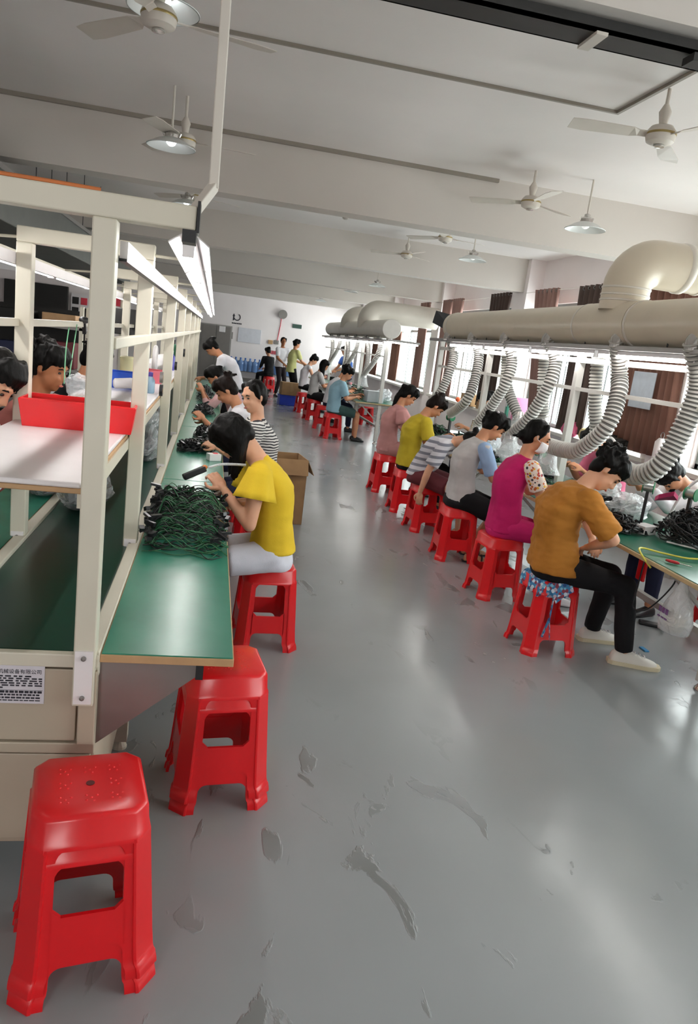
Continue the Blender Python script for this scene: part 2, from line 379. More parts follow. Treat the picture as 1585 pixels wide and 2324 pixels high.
# ------------------------------------------------------------------ red plastic stools
M_RED = mat('red_plastic', '#d8141c', 0.30, var=0.05, vs=5, coat=0.15, spec=0.45)
M_REDD = mat('red_plastic_hole', '#5a0a0c', 0.5)
SH = 0.472
def make_stool(name, label, group):
    t = thing(name, label, 'stool', (0, 0, 0), 0, group)
    H = SH; st, sb = 0.137, 0.169; ct, cb = 0.034, 0.044
    S = lambda z: sb + (st - sb) * (z / H); Cc = lambda z: cb + (ct - cb) * (z / H)
    th = 0.011
    def octo(z, inset=0.0):
        s = S(z) - inset; c = Cc(z) - inset * .4
        return [(s, -(s - c), z), (s, s - c, z), (s - c, s, z), (-(s - c), s, z), (-s, s - c, z), (-s, -(s - c), z), (-(s - c), -s, z), (s - c, -s, z)]
    zt = 0.82 * H
    seat = MB()
    R = [octo(zt - .004, -.004), octo(zt + .01, -.004), octo(zt + .016, 0), octo(H - .012)]
    top = []
    for ins, z in ((.004, H - .004), (.012, H), (.06, H - .002), (.1, H - .003)):
        s = st - ins; c = max(ct - ins * .4, .012); top.append([(s, -(s - c), z), (s, s - c, z), (s - c, s, z), (-(s - c), s, z), (-s, s - c, z), (-s, -(s - c), z), (-(s - c), -s, z), (s - c, -s, z)])
    seat.rings(R + top, False)
    o = len(seat.v) - 8; seat.f.append(tuple(range(o, o + 8)))
    # inner lining of the skirt and underside
    seat.rings([octo(zt - .004, .008), octo(H - .02, .01)], False); o = len(seat.v) - 8; seat.f.append(tuple(range(o, o + 8)))
    a0 = octo(zt - .004, -.004); b0 = octo(zt - .004, .008); seat.rings([a0, b0], False)
    # fillets under the skirt
    def side_pt(k, u, z, off=0.0):
        s = S(z) + off; q = [(s, u, z), (-u, s, z), (-s, -u, z), (u, -s, z)]; return q[k]
    lw = 0.036
    uL = lambda z: S(z) - Cc(z) - (lw - .012 * z / H) + .001
    for k in range(4):
        for sg in (-1, 1):
            rr = .036; pts = [side_pt(k, sg * uL(zt), zt + .004), side_pt(k, sg * (uL(zt) - rr), zt)]
            for i in range(1, 5):
                a = math.pi / 2 * i / 5; pts.append(side_pt(k, sg * (uL(zt) - rr + rr * math.sin(a)), zt - rr + rr * math.cos(a)))
            pts.append(side_pt(k, sg * (uL(zt - rr) + .002), zt - rr)); n = Vector(side_pt(k, 0, 0.2)) * 1; n.z = 0; n.normalize()
            seat.poly(pts, -n * th)
    # raised grip dots
    for gx in (-1, 0, 1):
        for gy in (-1, 0, 1):
            if gx == 0 and gy == 0: continue
            for dx, dy in ((0, 0), (.014, .008), (-.012, .011), (.006, -.014), (-.012, -.009)):
                seat.ell((gx * .062 + dx, gy * .062 + dy, H - .0025), (.0036, .0036, .003), 6, 4)
    so = seat.build('seat', M_RED, t, smooth='auto')
    MB().lathe([(.011, H - .0025), (.011, H - .0015), (.004, H - .0015)], 12).build('finger_hole', M_REDD, so)
    # legs
    zs = [0, .012, .03, .036, .05, .10, .2, zt + .006]
    fl = [.009, .009, .007, .003, .001, 0, 0, 0]
    for k in range(4):
        leg = MB(); rg = []
        for z, e in zip(zs, fl):
            s = S(z) + e; c = Cc(z); w = lw - .012 * (z / H)
            out = [(s, s - c - w), (s, s - c - w * .28), (s + .004, s - c - w * .2), (s + .004, s - c), (s - c, s + .004), (s - c - w * .2, s + .004), (s - c - w * .28, s), (s - c - w, s)]
            inn = [(s - c - w, s - th), (s - c - .004, s - th), (s - th, s - c - .004), (s - th, s - c - w)]
            ring = out + inn; co, si = [(1, 0), (0, 1), (-1, 0), (0, -1)][k]
            rg.append([(x * co - y * si, x * si + y * co, z) for x, y in ring])
        leg.rings(rg, True); leg.build('leg', M_RED, t, smooth='auto')
    # rails between the legs
    z0, z1 = .225 * H, .43 * H
    for k in range(4):
        pts = []; r1 = .03; ub = uL(z0) + .004; ut = uL(z1) + .004
        pts += [side_pt(k, -ub, z0 - .03)]
        for i in range(6):
            a = math.pi / 2 * i / 5; pts.append(side_pt(k, -(ub - .004) + r1 * (1 - math.cos(a)), z0 - r1 + r1 * math.sin(a)))
        for i in range(6):
            a = math.pi / 2 * (1 - i / 5); pts.append(side_pt(k, (ub - .004) - r1 * (1 - math.cos(a)), z0 - r1 + r1 * math.sin(a)))
        pts += [side_pt(k, ub, z0 - .03), side_pt(k, ut, z1 + .026)]
        for i in range(5):
            a = math.pi / 2 * i / 4; pts.append(side_pt(k, ut - .004 - .022 * math.sin(a), z1 + .022 * (1 - math.sin(a))))
        for i in range(5):
            a = math.pi / 2 * (1 - i / 4); pts.append(side_pt(k, -(ut - .004 - .022 * math.sin(a)), z1 + .022 * (1 - math.sin(a))))
        pts += [side_pt(k, -ut, z1 + .026)]
        n = Vector(side_pt(k, 0, .2)); n.z = 0; n.normalize()
        MB().poly(pts, -n * th).build('rail', M_RED, t, smooth='auto')
    return t
D2R = math.radians
STOOLG = 'red plastic stools'
stool0 = make_stool('plastic_stool', 'red plastic stool nearest the camera, top one of its stack of two', STOOLG)
stool0.location = (-0.225, 1.765, 0.045); stool0.rotation_euler = (0, 0, D2R(11))
stools = [
 (-0.225, 1.765, 0, 11, 'lower red plastic stool nested in the stack nearest the camera'),
 (0.135, 2.53, .048, 7, 'red plastic stool under the board end of the belt line, top of its stack'),
 (0.135, 2.53, 0, 7, 'lower red plastic stool nested in the stack beside the board end'),
 (0.40, 3.93, 0, 3, 'red plastic stool carrying the worker in the yellow ruffled top'),
 (2.17, 4.03, 0, 2, 'red plastic stool with a patterned cloth hanging off it'),
 (2.22, 5.0, 0, 6, 'red plastic stool under the worker in magenta'),
 (2.20, 5.93, 0, -4, 'red plastic stool under the worker in the grey and blue shirt'),
 (2.20, 6.88, 0, 5, 'red plastic stool under the worker bent far down'),
 (2.20, 7.68, 0, -3, 'red plastic stool under the worker in the plain yellow T-shirt'),
 (2.20, 8.72, 0, 3, 'red plastic stool under the worker in the dusty pink dress'),
 (2.24, 13.35, 0, 8, 'red plastic stool under the person in the light blue shirt'),
 (2.26, 14.75, 0, -8, 'red plastic stool second from the near end of the far row'),
 (2.24, 16.2, 0, 10, 'red plastic stool third from the near end of the far row'),
 (2.20, 17.7, 0, 14, 'red plastic stool with blue showing through its legs, at the far row'),
 (3.50, 16.4, 0, 5, 'red plastic stool on the window side of the far row'),
 (0.42, 5.62, 0, 0, 'red plastic stool under the worker in the striped top'),
 (0.40, 6.75, 0, 5, 'red plastic stool under the worker in white at the belt line'),
 (1.75, 23.2, 0, 20, 'red plastic stool far down the aisle under the worker in black'),
 (3.72, 4.35, 0, 10, 'red plastic stool on the window side of the near table, partly hidden'),
]
for x, y, z, a, lb in stools:
    dup(stool0, (x, y, z), D2R(a), lb, STOOLG)
# ------------------------------------------------------------------ the belt line on the left
M_POST = mat('cream_steel', '#cfc9b8', 0.42, var=.04, vs=4)
M_CAB = mat('beige_cabinet', '#b3a794', 0.45, var=.05, vs=3)
M_GREEN = mat('green_mat', '#2f7f68', 0.26, var=.10, vs=5, spec=.6, bump=.10, bs=9)
M_BELT = mat('dark_green_belt', '#123d30', 0.30, var=.12, vs=4)
M_TAN = mat('tan_edge', '#b8936a', 0.55, var=.1, vs=12)
M_WHITE = mat('white_board', '#e6e1e2', 0.35, var=.03)
M_STEEL = mat('dull_steel', '#8b8784', 0.38, metal=.7, var=.08)
M_BLACK = mat('black_rubber', '#17171a', 0.45, var=.1)
M_TUBE = mat('lit_tube', '#ffffff', 0.4, emit=(1.0, 0.98, 0.95), estr=TUBE_STRENGTH)
M_CHROME = mat('bright_metal', '#c9c6c2', 0.2, metal=.9, var=.05)
M_ORANGE = mat('orange_strap', '#c8723a', .6)
TB = 0.77
YE = 13.6
PY = [2.0, 3.13, 4.94, 6.5, 8.0, 9.6, 11.2, 12.8]
ln = thing('belt_line', 'long belt conveyor workbench with cream steel frame and green boards', 'workbench', (0, 0, 0))
MB().box(-.705, -.29, 2.03, YE, TB - .05, TB - .012).build('belt', M_BELT, ln, bevel=.01)
for x0 in (-.292, -.745): MB().box(x0, x0 + .045, 2.0, YE, TB - .07, TB + .004).build('side_rail', M_POST, ln, bevel=.004)
yb = [2.0, 4.54, 7.1, 9.6, 12.0, YE]
for i in range(len(yb) - 1):
    for x0, x1 in ((-.247, .13), (-1.0, -.747)):
        b = MB().box(x0 + .004, x1 - .004, yb[i] + .006, yb[i + 1] - .006, TB - .004, TB).build('mat', M_GREEN, None)
        e = MB().box(x0, x1, yb[i] + .002, yb[i + 1] - .002, TB - .028, TB - .004).build('work_board', M_TAN, ln, bevel=.002)
        b.parent = e
# end cabinet
cab = MB().box(-.745, -.25, 2.012, 2.95, .15, TB - .072).build('end_cabinet', M_CAB, ln, bevel=.004)
MB().box(-.745, -.25, 1.994, 2.02, TB - .045, TB - .004).build('front_rail', M_POST, cab, bevel=.004)
MB().box(-.73, -.305, 1.999, 2.013, .495, TB - .052).build('front_panel', M_CAB, cab, bevel=.003)
MB().box(-.745, -.25, 1.996, 2.013, .455, .488).build('ledge', M_CAB, cab, bevel=.003)
MB().box(-.73, -.26, 2.0, 2.013, .17, .45).build('kick_panel', M_CAB, cab, bevel=.003)
MB().box(-.298, -.25, 1.985, 2.013, .49, TB - .05).build('corner_strip', M_CAB, cab, bevel=.003)
for x in (-.29, -.70):
    ft = MB().tube([(x, 2.09, .02), (x, 2.09, .16)], .008, 8).lathe([(.03, 0), (.03, .008), (.012, .03)], 14, (x, 2.09, 0)).build('levelling_foot', M_CHROME, ln, smooth='auto')
# side brackets carrying the boards
for y in (2.02, 4.5, 7.05, 9.5, 12.0):
    for s in (1, -1):
        c = -.4975
        pts = [(c + s * .2475, y, TB - .03), (c + s * .2475, y, .475), (c + s * .53, y, TB - .065), (c + s * .53, y, TB - .03)]
        br = MB().poly(pts, (0, .004, 0)).build('bracket', M_STEEL, ln)
        MB().box(c + s * .53 - .01, c + s * .53 + .012, y - .012, y + .03, TB - .075, TB - .029).build('rubber_stop', M_BLACK, br)
for y in (2.75, 4.6, 7.0, 9.4, 12.0):
    for x in (-.25, -.745): MB().box(x - .03, x + .03, y, y + .06, .04, TB - .07).lathe([(.03, 0), (.03, .01), (.01, .04)], 12, (x, y + .03, 0)).build('leg', M_POST, ln)
# posts, cross beams, long bars
for i, y in enumerate(PY):
    for x in (-.285, -.735):
        p = MB().box(x - .029, x + .029, y - .03, y + .03, TB - .15, 1.93).build('post', M_POST, ln, bevel=.004)
        MB().box(x - .024, x + .024, y - .036, y - .03, TB - .14, TB + .02).build('base_plate', M_WHITE, p)
        for z in (TB - .12, TB): MB().lathe([(.007, 0), (.007, -.006), (.003, -.008)], 8, (x, y - .036, z), 'y').build('bolt', M_STEEL, p)
    MB().box(-1.0 if i == 0 else -.764, -.068 if i == 0 else -.256, y - .03, y + .03, 1.93, 1.988).build('cross_beam', M_POST, ln, bevel=.004)
for x in (-.262, -.758): MB().box(x - .012, x + .012, 2.03, YE, 1.615, 1.645).build('long_bar', M_POST, ln, bevel=.003)
MB().box(-.256, -.236, 2.05, YE, 1.845, 1.888).build('trunking', M_WHITE, ln); MB().box(-.256, -.236, 2.04, YE, 1.838, 1.845).build('trunking_edge', M_BLACK, ln)
MB().box(-.784, -.764, 2.05, YE, 1.845, 1.888).build('trunking', M_WHITE, ln)
MB().box(-.100, -.066, 1.965, 2.035, 1.90, 1.93).box(-.067, -.060, 1.966, 2.034, 1.925, 2.0).build('beam_clamp', M_BLACK, ln)
tag(MB().tube(spline([(-1.0, 1.985, 1.993), (-.7, 2.0, 1.995), (-.45, 1.985, 1.993), (-.30, 1.99, 1.992)], 6), .006, 6).build('orange_cable', M_ORANGE), 'orange cable lying on the nearest cross beam of the belt line', 'cable')
# upper shelf boards
ys = [2.02, 3.9, 5.9, 7.9, 9.9, 11.9, YE]
for i in range(len(ys) - 1):
    s = MB().box(-.76, -.318, ys[i], ys[i + 1] - .006, 1.222, 1.236).build('shelf_board', M_TAN, ln, bevel=.003)
    MB().box(-.758, -.322, ys[i] + .004, ys[i + 1] - .01, 1.236, 1.252).build('shelf_top', M_WHITE, s, bevel=.005)
MB().box(-.335, -.314, 2.05, YE, 1.175, 1.222).build('shelf_rail', M_POST, ln)
MB().box(-.70, -.68, 2.05, YE, 1.175, 1.222).build('shelf_rail', M_POST, ln)
# power pole from the ceiling
tag(MB().obox((-.048, 2.12, SLAB), (-.035, 2.12, 2.06), .026, .026, (0, 1, 0)).obox((-.035, 2.12, 2.065), (-.082, 2.03, 1.975), .024, .024).build('power_pole', M_PVC, bevel=.003), 'white square power conduit dropping from the ceiling to the belt line', 'conduit')

# maker's plate with its lines of print
M_PLATE = mat('plate_white', '#cfcbd2', .35, var=.02); M_INK = mat('print_ink', '#22202a', .6)
pl = tag(MB().box(-.60, -.392, 1.9945, 1.999, .612, .727).build('maker_plate', M_PLATE), 'white printed plate on the cabinet at the near end of the belt line', 'plate')
def text(name, s, loc, size, m, parent, rot=(math.pi / 2, 0, 0), align='LEFT', sx=1.0):
    cu = bpy.data.curves.new(name, 'FONT'); cu.body = s; cu.size = size; cu.align_x = align; cu.extrude = .0004
    tmp = bpy.data.objects.new(name, cu); COL.objects.link(tmp); dg = bpy.context.evaluated_depsgraph_get(); dg.update()
    me = bpy.data.meshes.new_from_object(tmp.evaluated_get(dg)); bpy.data.objects.remove(tmp)
    o = link(name, me, m, parent); o.location = loc; o.rotation_euler = rot; o.scale = (sx, 1, 1); return o
text('heading', '机械设备有限公司', (-.515, 1.9942, .704), .0145, M_INK, pl)
pr = MB()
for r, z in enumerate((.693, .686, .679, .672, .665, .658)):
    x = -.595 + (.02 if r in (0,) else 0)
    while x < (-.44 if r == 0 else -.50 if r == 5 else -.402):
        w_ = RND.uniform(.008, .02); pr.box(x, min(x + w_, -.398), 1.9938, 1.9944, z, z + .0042); x += w_ + RND.uniform(.003, .008)
for z, a in ((.644, .007), (.636, .005), (.627, .005), (.620, .003)):
    x = -.595
    while x < -.405: w_ = RND.uniform(.006, .014); pr.box(x, x + w_, 1.9938, 1.9944, z, z + a); x += w_ + .0025
pr.build('print_lines', M_INK, pl)
pr = MB().box(-.596, -.396, 1.9938, 1.9944, .6525, .6532).build('rule_line', M_INK, pl)

# ------------------------------------------------------------------ tube lamps
def tube_lamp(loc, L, label, group, hood=True):
    t = thing('tube_lamp', label, 'lamp', loc, 0, group)
    MB().box(-.018, .018, 0, L, .008, .034).build('batten', M_WHITE, t, bevel=.003)
    MB().tube([(0, .012, -.004), (0, L - .012, -.004)], .0135, 8).build('tube', M_TUBE, t)
    for y in (0, L - .014): MB().box(-.016, .016, y, y + .014, -.02, .012).build('end_cap', M_WHITE, t)
    if hood: MB().poly([(-.02, 0, .036), (-.055, 0, .012), (-.057, 0, .015), (-.02, 0, .04), (.02, 0, .04), (.057, 0, .015), (.055, 0, .012), (.02, 0, .036)], (0, L, 0)).build('reflector', M_WHITE, t)
    return t
def dup_lamps(x, ys_, z, L, fmt, group, hood=True):
    proto = None; words = ['nearest', 'second nearest', 'third nearest', 'fourth nearest', 'fifth nearest', 'sixth nearest', 'seventh nearest', 'eighth nearest', 'ninth nearest']
    for i, y in enumerate(ys_):
        if proto is None: proto = tube_lamp((x, y, z), L, fmt % words[i], group, hood)
        else: dup(proto, (x, y, z), 0, fmt % words[i], group)
dup_lamps(-.092, [2.2 + 1.22 * k for k in range(9)], 1.905, 1.17, 'lit white tube lamp on the aisle side of the belt line, %s', 'tube lamps along the belt line')
dup_lamps(-.94, [2.2 + 1.22 * k for k in range(9)], 1.885, 1.17, 'lit white tube lamp on the far side of the belt line, %s', 'tube lamps along the belt line')
lr = thing('lamp_rail', 'thin white rail carrying the tube lamps over the belt line', 'rail', (0, 0, 0))
MB().box(-.10, -.084, 2.03, 13.2, 1.94, 1.955).build('aisle_rail', M_POST, lr); MB().box(-.948, -.932, 2.03, 13.2, 1.925, 1.94).build('wall_rail', M_POST, lr)
for y in (3.13, 4.94, 6.5, 8, 9.6, 11.2, 12.8):
    MB().tube([(-.285, y, 1.95), (-.092, y, 1.95)], .006, 6).build('arm', M_POST, lr); MB().tube([(-.735, y, 1.95), (-.94, y, 1.935)], .006, 6).build('arm', M_POST, lr)

# ------------------------------------------------------------------ the two soldering rows on the right
M_DUCT = mat('cream_duct', '#c9bda9', 0.34, var=.05, vs=3, spec=.5)
M_DUCT2 = mat('pale_duct', '#cfc8bd', 0.34, var=.05, vs=3)
M_LEG = mat('grey_steel', '#a9a6a0', 0.4, metal=.2, var=.05)
def bench(name, label, x0, x1, y0, y1, legs, top=.75):
    t = thing(name, label, 'workbench', (0, 0, 0))
    n = max(1, round((y1 - y0) / 2.2)); L = (y1 - y0) / n
    for i in range(n):
        a = y0 + L * i; b = a + L
        e = MB().box(x0, x1, a + .002, b - .002, top - .03, top - .004).build('table_top', M_TANP, t, bevel=.006)
        MB().box(x0 + .012, x1 - .012, a + .008, b - .008, top - .004, top).build('mat', M_GREEN2, e)
    xc = (x0 + x1) / 2
    for y in legs:
        p = MB().box(xc - .03, xc + .03, y - .03, y + .03, .05, 1.95).build('post', M_POST2, t, bevel=.004)
        MB().lathe([(.04, 0), (.04, .01), (.012, .05)], 14, (xc, y, 0)).build('levelling_foot', M_CHROME, t, smooth='auto')
        MB().box(x0 + .08, x1 - .08, y - .025, y + .025, top - .08, top - .03).build('arm', M_LEG, t)
        MB().obox((xc - .03, y, .42), (x0 + .12, y, top - .06), .03, .02).build('brace', M_LEG, t); MB().obox((xc + .03, y, .42), (x1 - .12, y, top - .06), .03, .02).build('brace', M_LEG, t)
    MB().box(xc - .02, xc + .02, y0 + .05, y1 - .05, 1.575, 1.605).build('long_bar', M_POST2, t)
    MB().box(xc - .025, xc + .025, y0 + .05, y1 - .05, 1.80, 1.84).build('long_bar', M_POST2, t)
    MB().box(xc - .02, xc + .02, y0 + .1, y1 - .1, .30, .34).build('foot_bar', M_LEG, t)
    return t
M_TANP = mat('pale_tan_edge', '#b39c76', .5, var=.1, vs=10)
M_GREEN2 = mat('deep_green_mat', '#20654f', 0.28, var=.12, vs=5, spec=.55)
M_POST2 = mat('white_steel', '#d3d0ca', 0.4, var=.04)
bench('solder_bench', 'green topped soldering bench under the near cream duct', 2.48, 3.42, 2.7, 9.65, (3.48, 5.68, 7.74, 9.55))
bench('solder_bench', 'pale soldering bench under the far duct, down the aisle', 2.58, 3.5, 13.05, 20.6, (13.12, 15.3, 17.4, 19.5))
def lamp_channel(x, y0, y1, z, label):
    t = thing('lamp_channel', label, 'rail', (x, y0, z))
    MB().box(-.05, .05, 0, y1 - y0, 0, .035).build('channel', M_STEEL, t, bevel=.004)
    n = int((y1 - y0) / 1.1)
    for k in range(n): MB().tube([(0, .5 + 1.1 * k, .03), (0, .5 + 1.1 * k, .09)], .006, 6).build('hanger', M_BLACK, t)
lamp_channel(2.86, 2.8, 9.7, 1.905, 'grey metal lamp channel hung under the near duct')
lamp_channel(2.94, 13.0, 20.6, 1.86, 'grey metal lamp channel hung under the far duct')
dup_lamps(2.86, [2.85 + 1.22 * k for k in range(5)], 1.868, 1.17, 'lit white tube lamp under the near cream duct, %s', 'tube lamps over the near soldering bench', False)
dup_lamps(2.94, [13.05 + 1.22 * k for k in range(6)], 1.825, 1.17, 'lit white tube lamp under the far duct, %s', 'tube lamps over the far soldering bench', False)
# a shorter tilted lamp at the near end of the far row
fx = thing('end_lamp', 'single tube lamp fitting sticking out past the far bench end', 'lamp', (3.05, 13.0, 1.86)); MB().box(-.05, .55, -.03, .03, .01, .045).build('batten', M_STEEL, fx); MB().tube([(0, 0, -.005), (.52, 0, -.005)], .013, 8).build('tube', M_TUBE, fx)

def seam_ring(mb, c, axis, r):  # a raised joint around a round duct
    mb.lathe([(r, -.012), (r + .006, -.01), (r + .006, .01), (r, .012)], 40, c, axis)
dt = thing('exhaust_duct', 'large cream exhaust duct above the near soldering bench', 'duct', (0, 0, 0))
DX, DZ, DR = 2.95, 2.10, 0.162
MB().lathe([(.10, 2.3), (DR, 2.3), (DR, 9.12), (DR - .01, 9.13), (.02, 9.13)], 48, (DX, 0, DZ), 'y').build('main_pipe', M_DUCT, dt, smooth='auto')
j = MB().lathe([(DR + .006, 4.88), (DR + .006, 5.62)], 48, (DX, 0, DZ), 'y').build('tee_sleeve', M_DUCT, dt, smooth='auto')
for y_ in (4.86, 5.64, 9.0):
    q = MB(); seam_ring(q, (DX, y_, DZ), 'y', DR + .001); q.build('joint_ring', M_DUCT2, dt, smooth='auto')
ev = [(DX, 5.2, DZ + .1), (DX, 5.2, 2.30), (DX, 5.2, 2.36)] + [(DX + .20 - .20 * math.cos(a), 5.2, 2.36 + .20 * math.sin(a)) for a in [math.pi / 2 * i / 8 for i in range(1, 9)]] + [(3.3, 5.2, 2.56), (3.36, 5.2, 2.56)]
MB().tube(ev, .172, 40, False).build('elbow', M_DUCT, dt, smooth='auto')
MB().lathe([(.165, 3.2), (.165, XR - .02)], 40, (0, 5.2, 2.56), 'x').build('branch_pipe', M_DUCT, dt, smooth='auto')
for z in (2.27, 2.31, 2.36): MB().lathe([(.172, -.008), (.177, -.004), (.177, .004), (.172, .008)], 40, (DX, 5.2, z)).build('bead', M_DUCT2, dt, smooth='auto')
MB().lathe([(.172, 3.33), (.18, 3.34), (.18, 3.38), (.172, 3.39)], 40, (0, 5.2, 2.56), 'x').build('bead', M_DUCT2, dt, smooth='auto'); MB().lathe([(.166, 3.5), (.172, 3.505), (.172, 3.52), (.166, 3.525)], 40, (0, 5.2, 2.56), 'x').build('bead', M_DUCT2, dt, smooth='auto')
d2 = thing('exhaust_duct', 'pale exhaust duct with round end cap above the far bench', 'duct', (0, 0, 0))
MB().lathe([(.12, 13.0), (.17, 13.0), (.17, 20.0), (.02, 20.0)], 40, (3.05, 0, 2.08), 'y').build('main_pipe', M_DUCT2, d2, smooth='auto')
MB().lathe([(.01, 12.985), (.165, 12.985), (.172, 12.995), (.172, 13.02)], 40, (3.05, 0, 2.08), 'y').build('end_cap', mat('cap_white', '#d8d2cb', .4), d2, smooth='auto')
for yy, m_, r_, zt_ in ((15.2, M_DUCT, .22, 2.46), (17.3, M_DUCT2, .22, 2.4)):
    ev = [(3.05, yy, 2.1), (3.05, yy, zt_ - .22)] + [(3.05 + .22 - .22 * math.cos(a), yy, zt_ - .22 + .22 * math.sin(a)) for a in [math.pi / 2 * i / 6 for i in range(1, 7)]] + [(3.5, yy, zt_), (4.5, yy, zt_)]
    MB().tube(ev, r_, 32, False).build('branch_pipe', M_DUCT2, d2, smooth='auto')

# corrugated hoses with clear hoods
M_HOSE = mat('grey_hose', '#b9b6b0', 0.5, var=.05)
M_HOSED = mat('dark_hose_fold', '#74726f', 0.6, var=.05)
M_HOOD = film_mat('clear_hood', .22, (.85, .87, .88), .08)
def hose(pts, label, r=.058, hood=True, outlet=True, group='corrugated fume hoses'):
    t = thing('fume_hose', label, 'hose', (0, 0, 0), 0, group)
    sp = spline(pts, 14); L = [0]
    for a, b in zip(sp, sp[1:]): L.append(L[-1] + (b - a).length)
    pitch = .028; n = int(L[-1] / (pitch / 4)) // 4 * 4; out = []; rs = []; j = 0
    for k in range(n + 1):
        s = L[-1] * k / n
        while j < len(L) - 2 and L[j + 1] < s: j += 1
        f = (s - L[j]) / max(L[j + 1] - L[j], 1e-9); out.append(sp[j].lerp(sp[j + 1], f)); rs.append((r, r, r * .84, r * .84)[k % 4])
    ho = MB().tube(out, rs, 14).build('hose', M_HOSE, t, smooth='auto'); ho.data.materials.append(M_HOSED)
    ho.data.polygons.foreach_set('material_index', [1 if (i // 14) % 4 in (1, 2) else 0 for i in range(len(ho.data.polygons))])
    if outlet:
        p = Vector(pts[0]); q = p + Vector((0.03, 0, .06)); MB().tube([p - Vector((0, 0, .05)), p, q], [.056, .056, .048], 14).build('collar', M_CHROME, t, smooth='auto')
    if hood:
        p = Vector(pts[-1]); MB().lathe([(.055, .03), (.06, 0), (.085, -.14), (.12, -.20), (.118, -.20), (.083, -.14), (.057, 0)], 18, p + Vector((0, 0, -.02)), cap=False).build('hood', M_HOOD, t, smooth='auto')
        MB().tube([p + Vector((0, 0, .05)), p + Vector((0, 0, -.05))], [.05, .056], 12).build('elbow_cuff', M_CHROME, t, smooth='auto')
    return t
hose([(2.84, 4.98, 1.98), (2.93, 5.03, 1.75), (2.91, 4.95, 1.6), (2.84, 4.90, 1.36), (2.77, 5.08, 1.16), (2.74, 5.28, 1.12), (2.71, 5.46, 1.12)], 'fat grey hose curving to a hood behind the worker in magenta', .064)
hose([(2.84, 4.1, 1.98), (2.95, 4.12, 1.72), (2.91, 4.14, 1.42), (2.84, 4.18, 1.2), (2.79, 4.33, 1.11), (2.76, 4.5, 1.13), (2.75, 4.62, 1.14)], 'fat grey hose sagging in a loop beside the worker in mustard orange', .070)
hose([(2.84, 6.14, 1.97), (2.94, 6.13, 1.79), (2.9, 6.1, 1.56), (2.82, 6.2, 1.27), (2.76, 6.38, 1.1)], 'grey hose slanting down left of the nearest white post')
hose([(2.84, 7.12, 1.97), (2.94, 7.1, 1.77), (2.9, 7.06, 1.53), (2.82, 7.19, 1.24), (2.76, 7.32, 1.06)], 'grey hose slanting down behind the worker in the grey and blue shirt')
hose([(2.84, 8.1, 1.97), (2.94, 8.08, 1.79), (2.9, 7.97, 1.51), (2.82, 7.92, 1.26), (2.76, 8.2, 1.08)], 'grey hose with a bend near the cardboard boxes on the sill', hood=False)
hose([(2.84, 9.0, 1.97), (2.94, 8.99, 1.78), (2.9, 8.9, 1.56), (2.82, 8.91, 1.28), (2.76, 9.06, 1.12)], 'last grey hose at the far end of the near bench', hood=False)
hose([(3.06, 6.6, 1.97), (3.06, 6.6, 1.8), (3.1, 6.6, 1.5), (3.16, 6.62, 1.25)], 'straight grey hose hanging on the window side near the nearest white post')
hose([(3.06, 7.55, 1.97), (3.06, 7.55, 1.8), (3.1, 7.5, 1.5), (3.2, 7.3, 1.2)], 'grey hose hanging on the window side left of the dark curtain')
hose([(3.06, 5.6, 1.97), (3.06, 5.6, 1.8), (3.1, 5.6, 1.5), (3.18, 5.62, 1.25)], 'straight grey hose hanging on the window side in front of the dark curtain', hood=False)
for k in range(6):
    y = 13.5 + 1.15 * k
    hose([(2.94, y, 1.95), (3.0, y, 1.75), (2.95, y + .1, 1.5), (2.85, y + .45, 1.2)] if k % 2 == 0 else [(2.94, y, 1.95), (3.0, y, 1.75), (2.97, y - .3, 1.45), (2.88, y - .5, 1.15)],
         ['nearest', 'second', 'third', 'fourth', 'fifth', 'sixth'][k] + ' grey hose under the far duct, counted from its end cap', .05, hood=(k % 2 == 0), outlet=False)
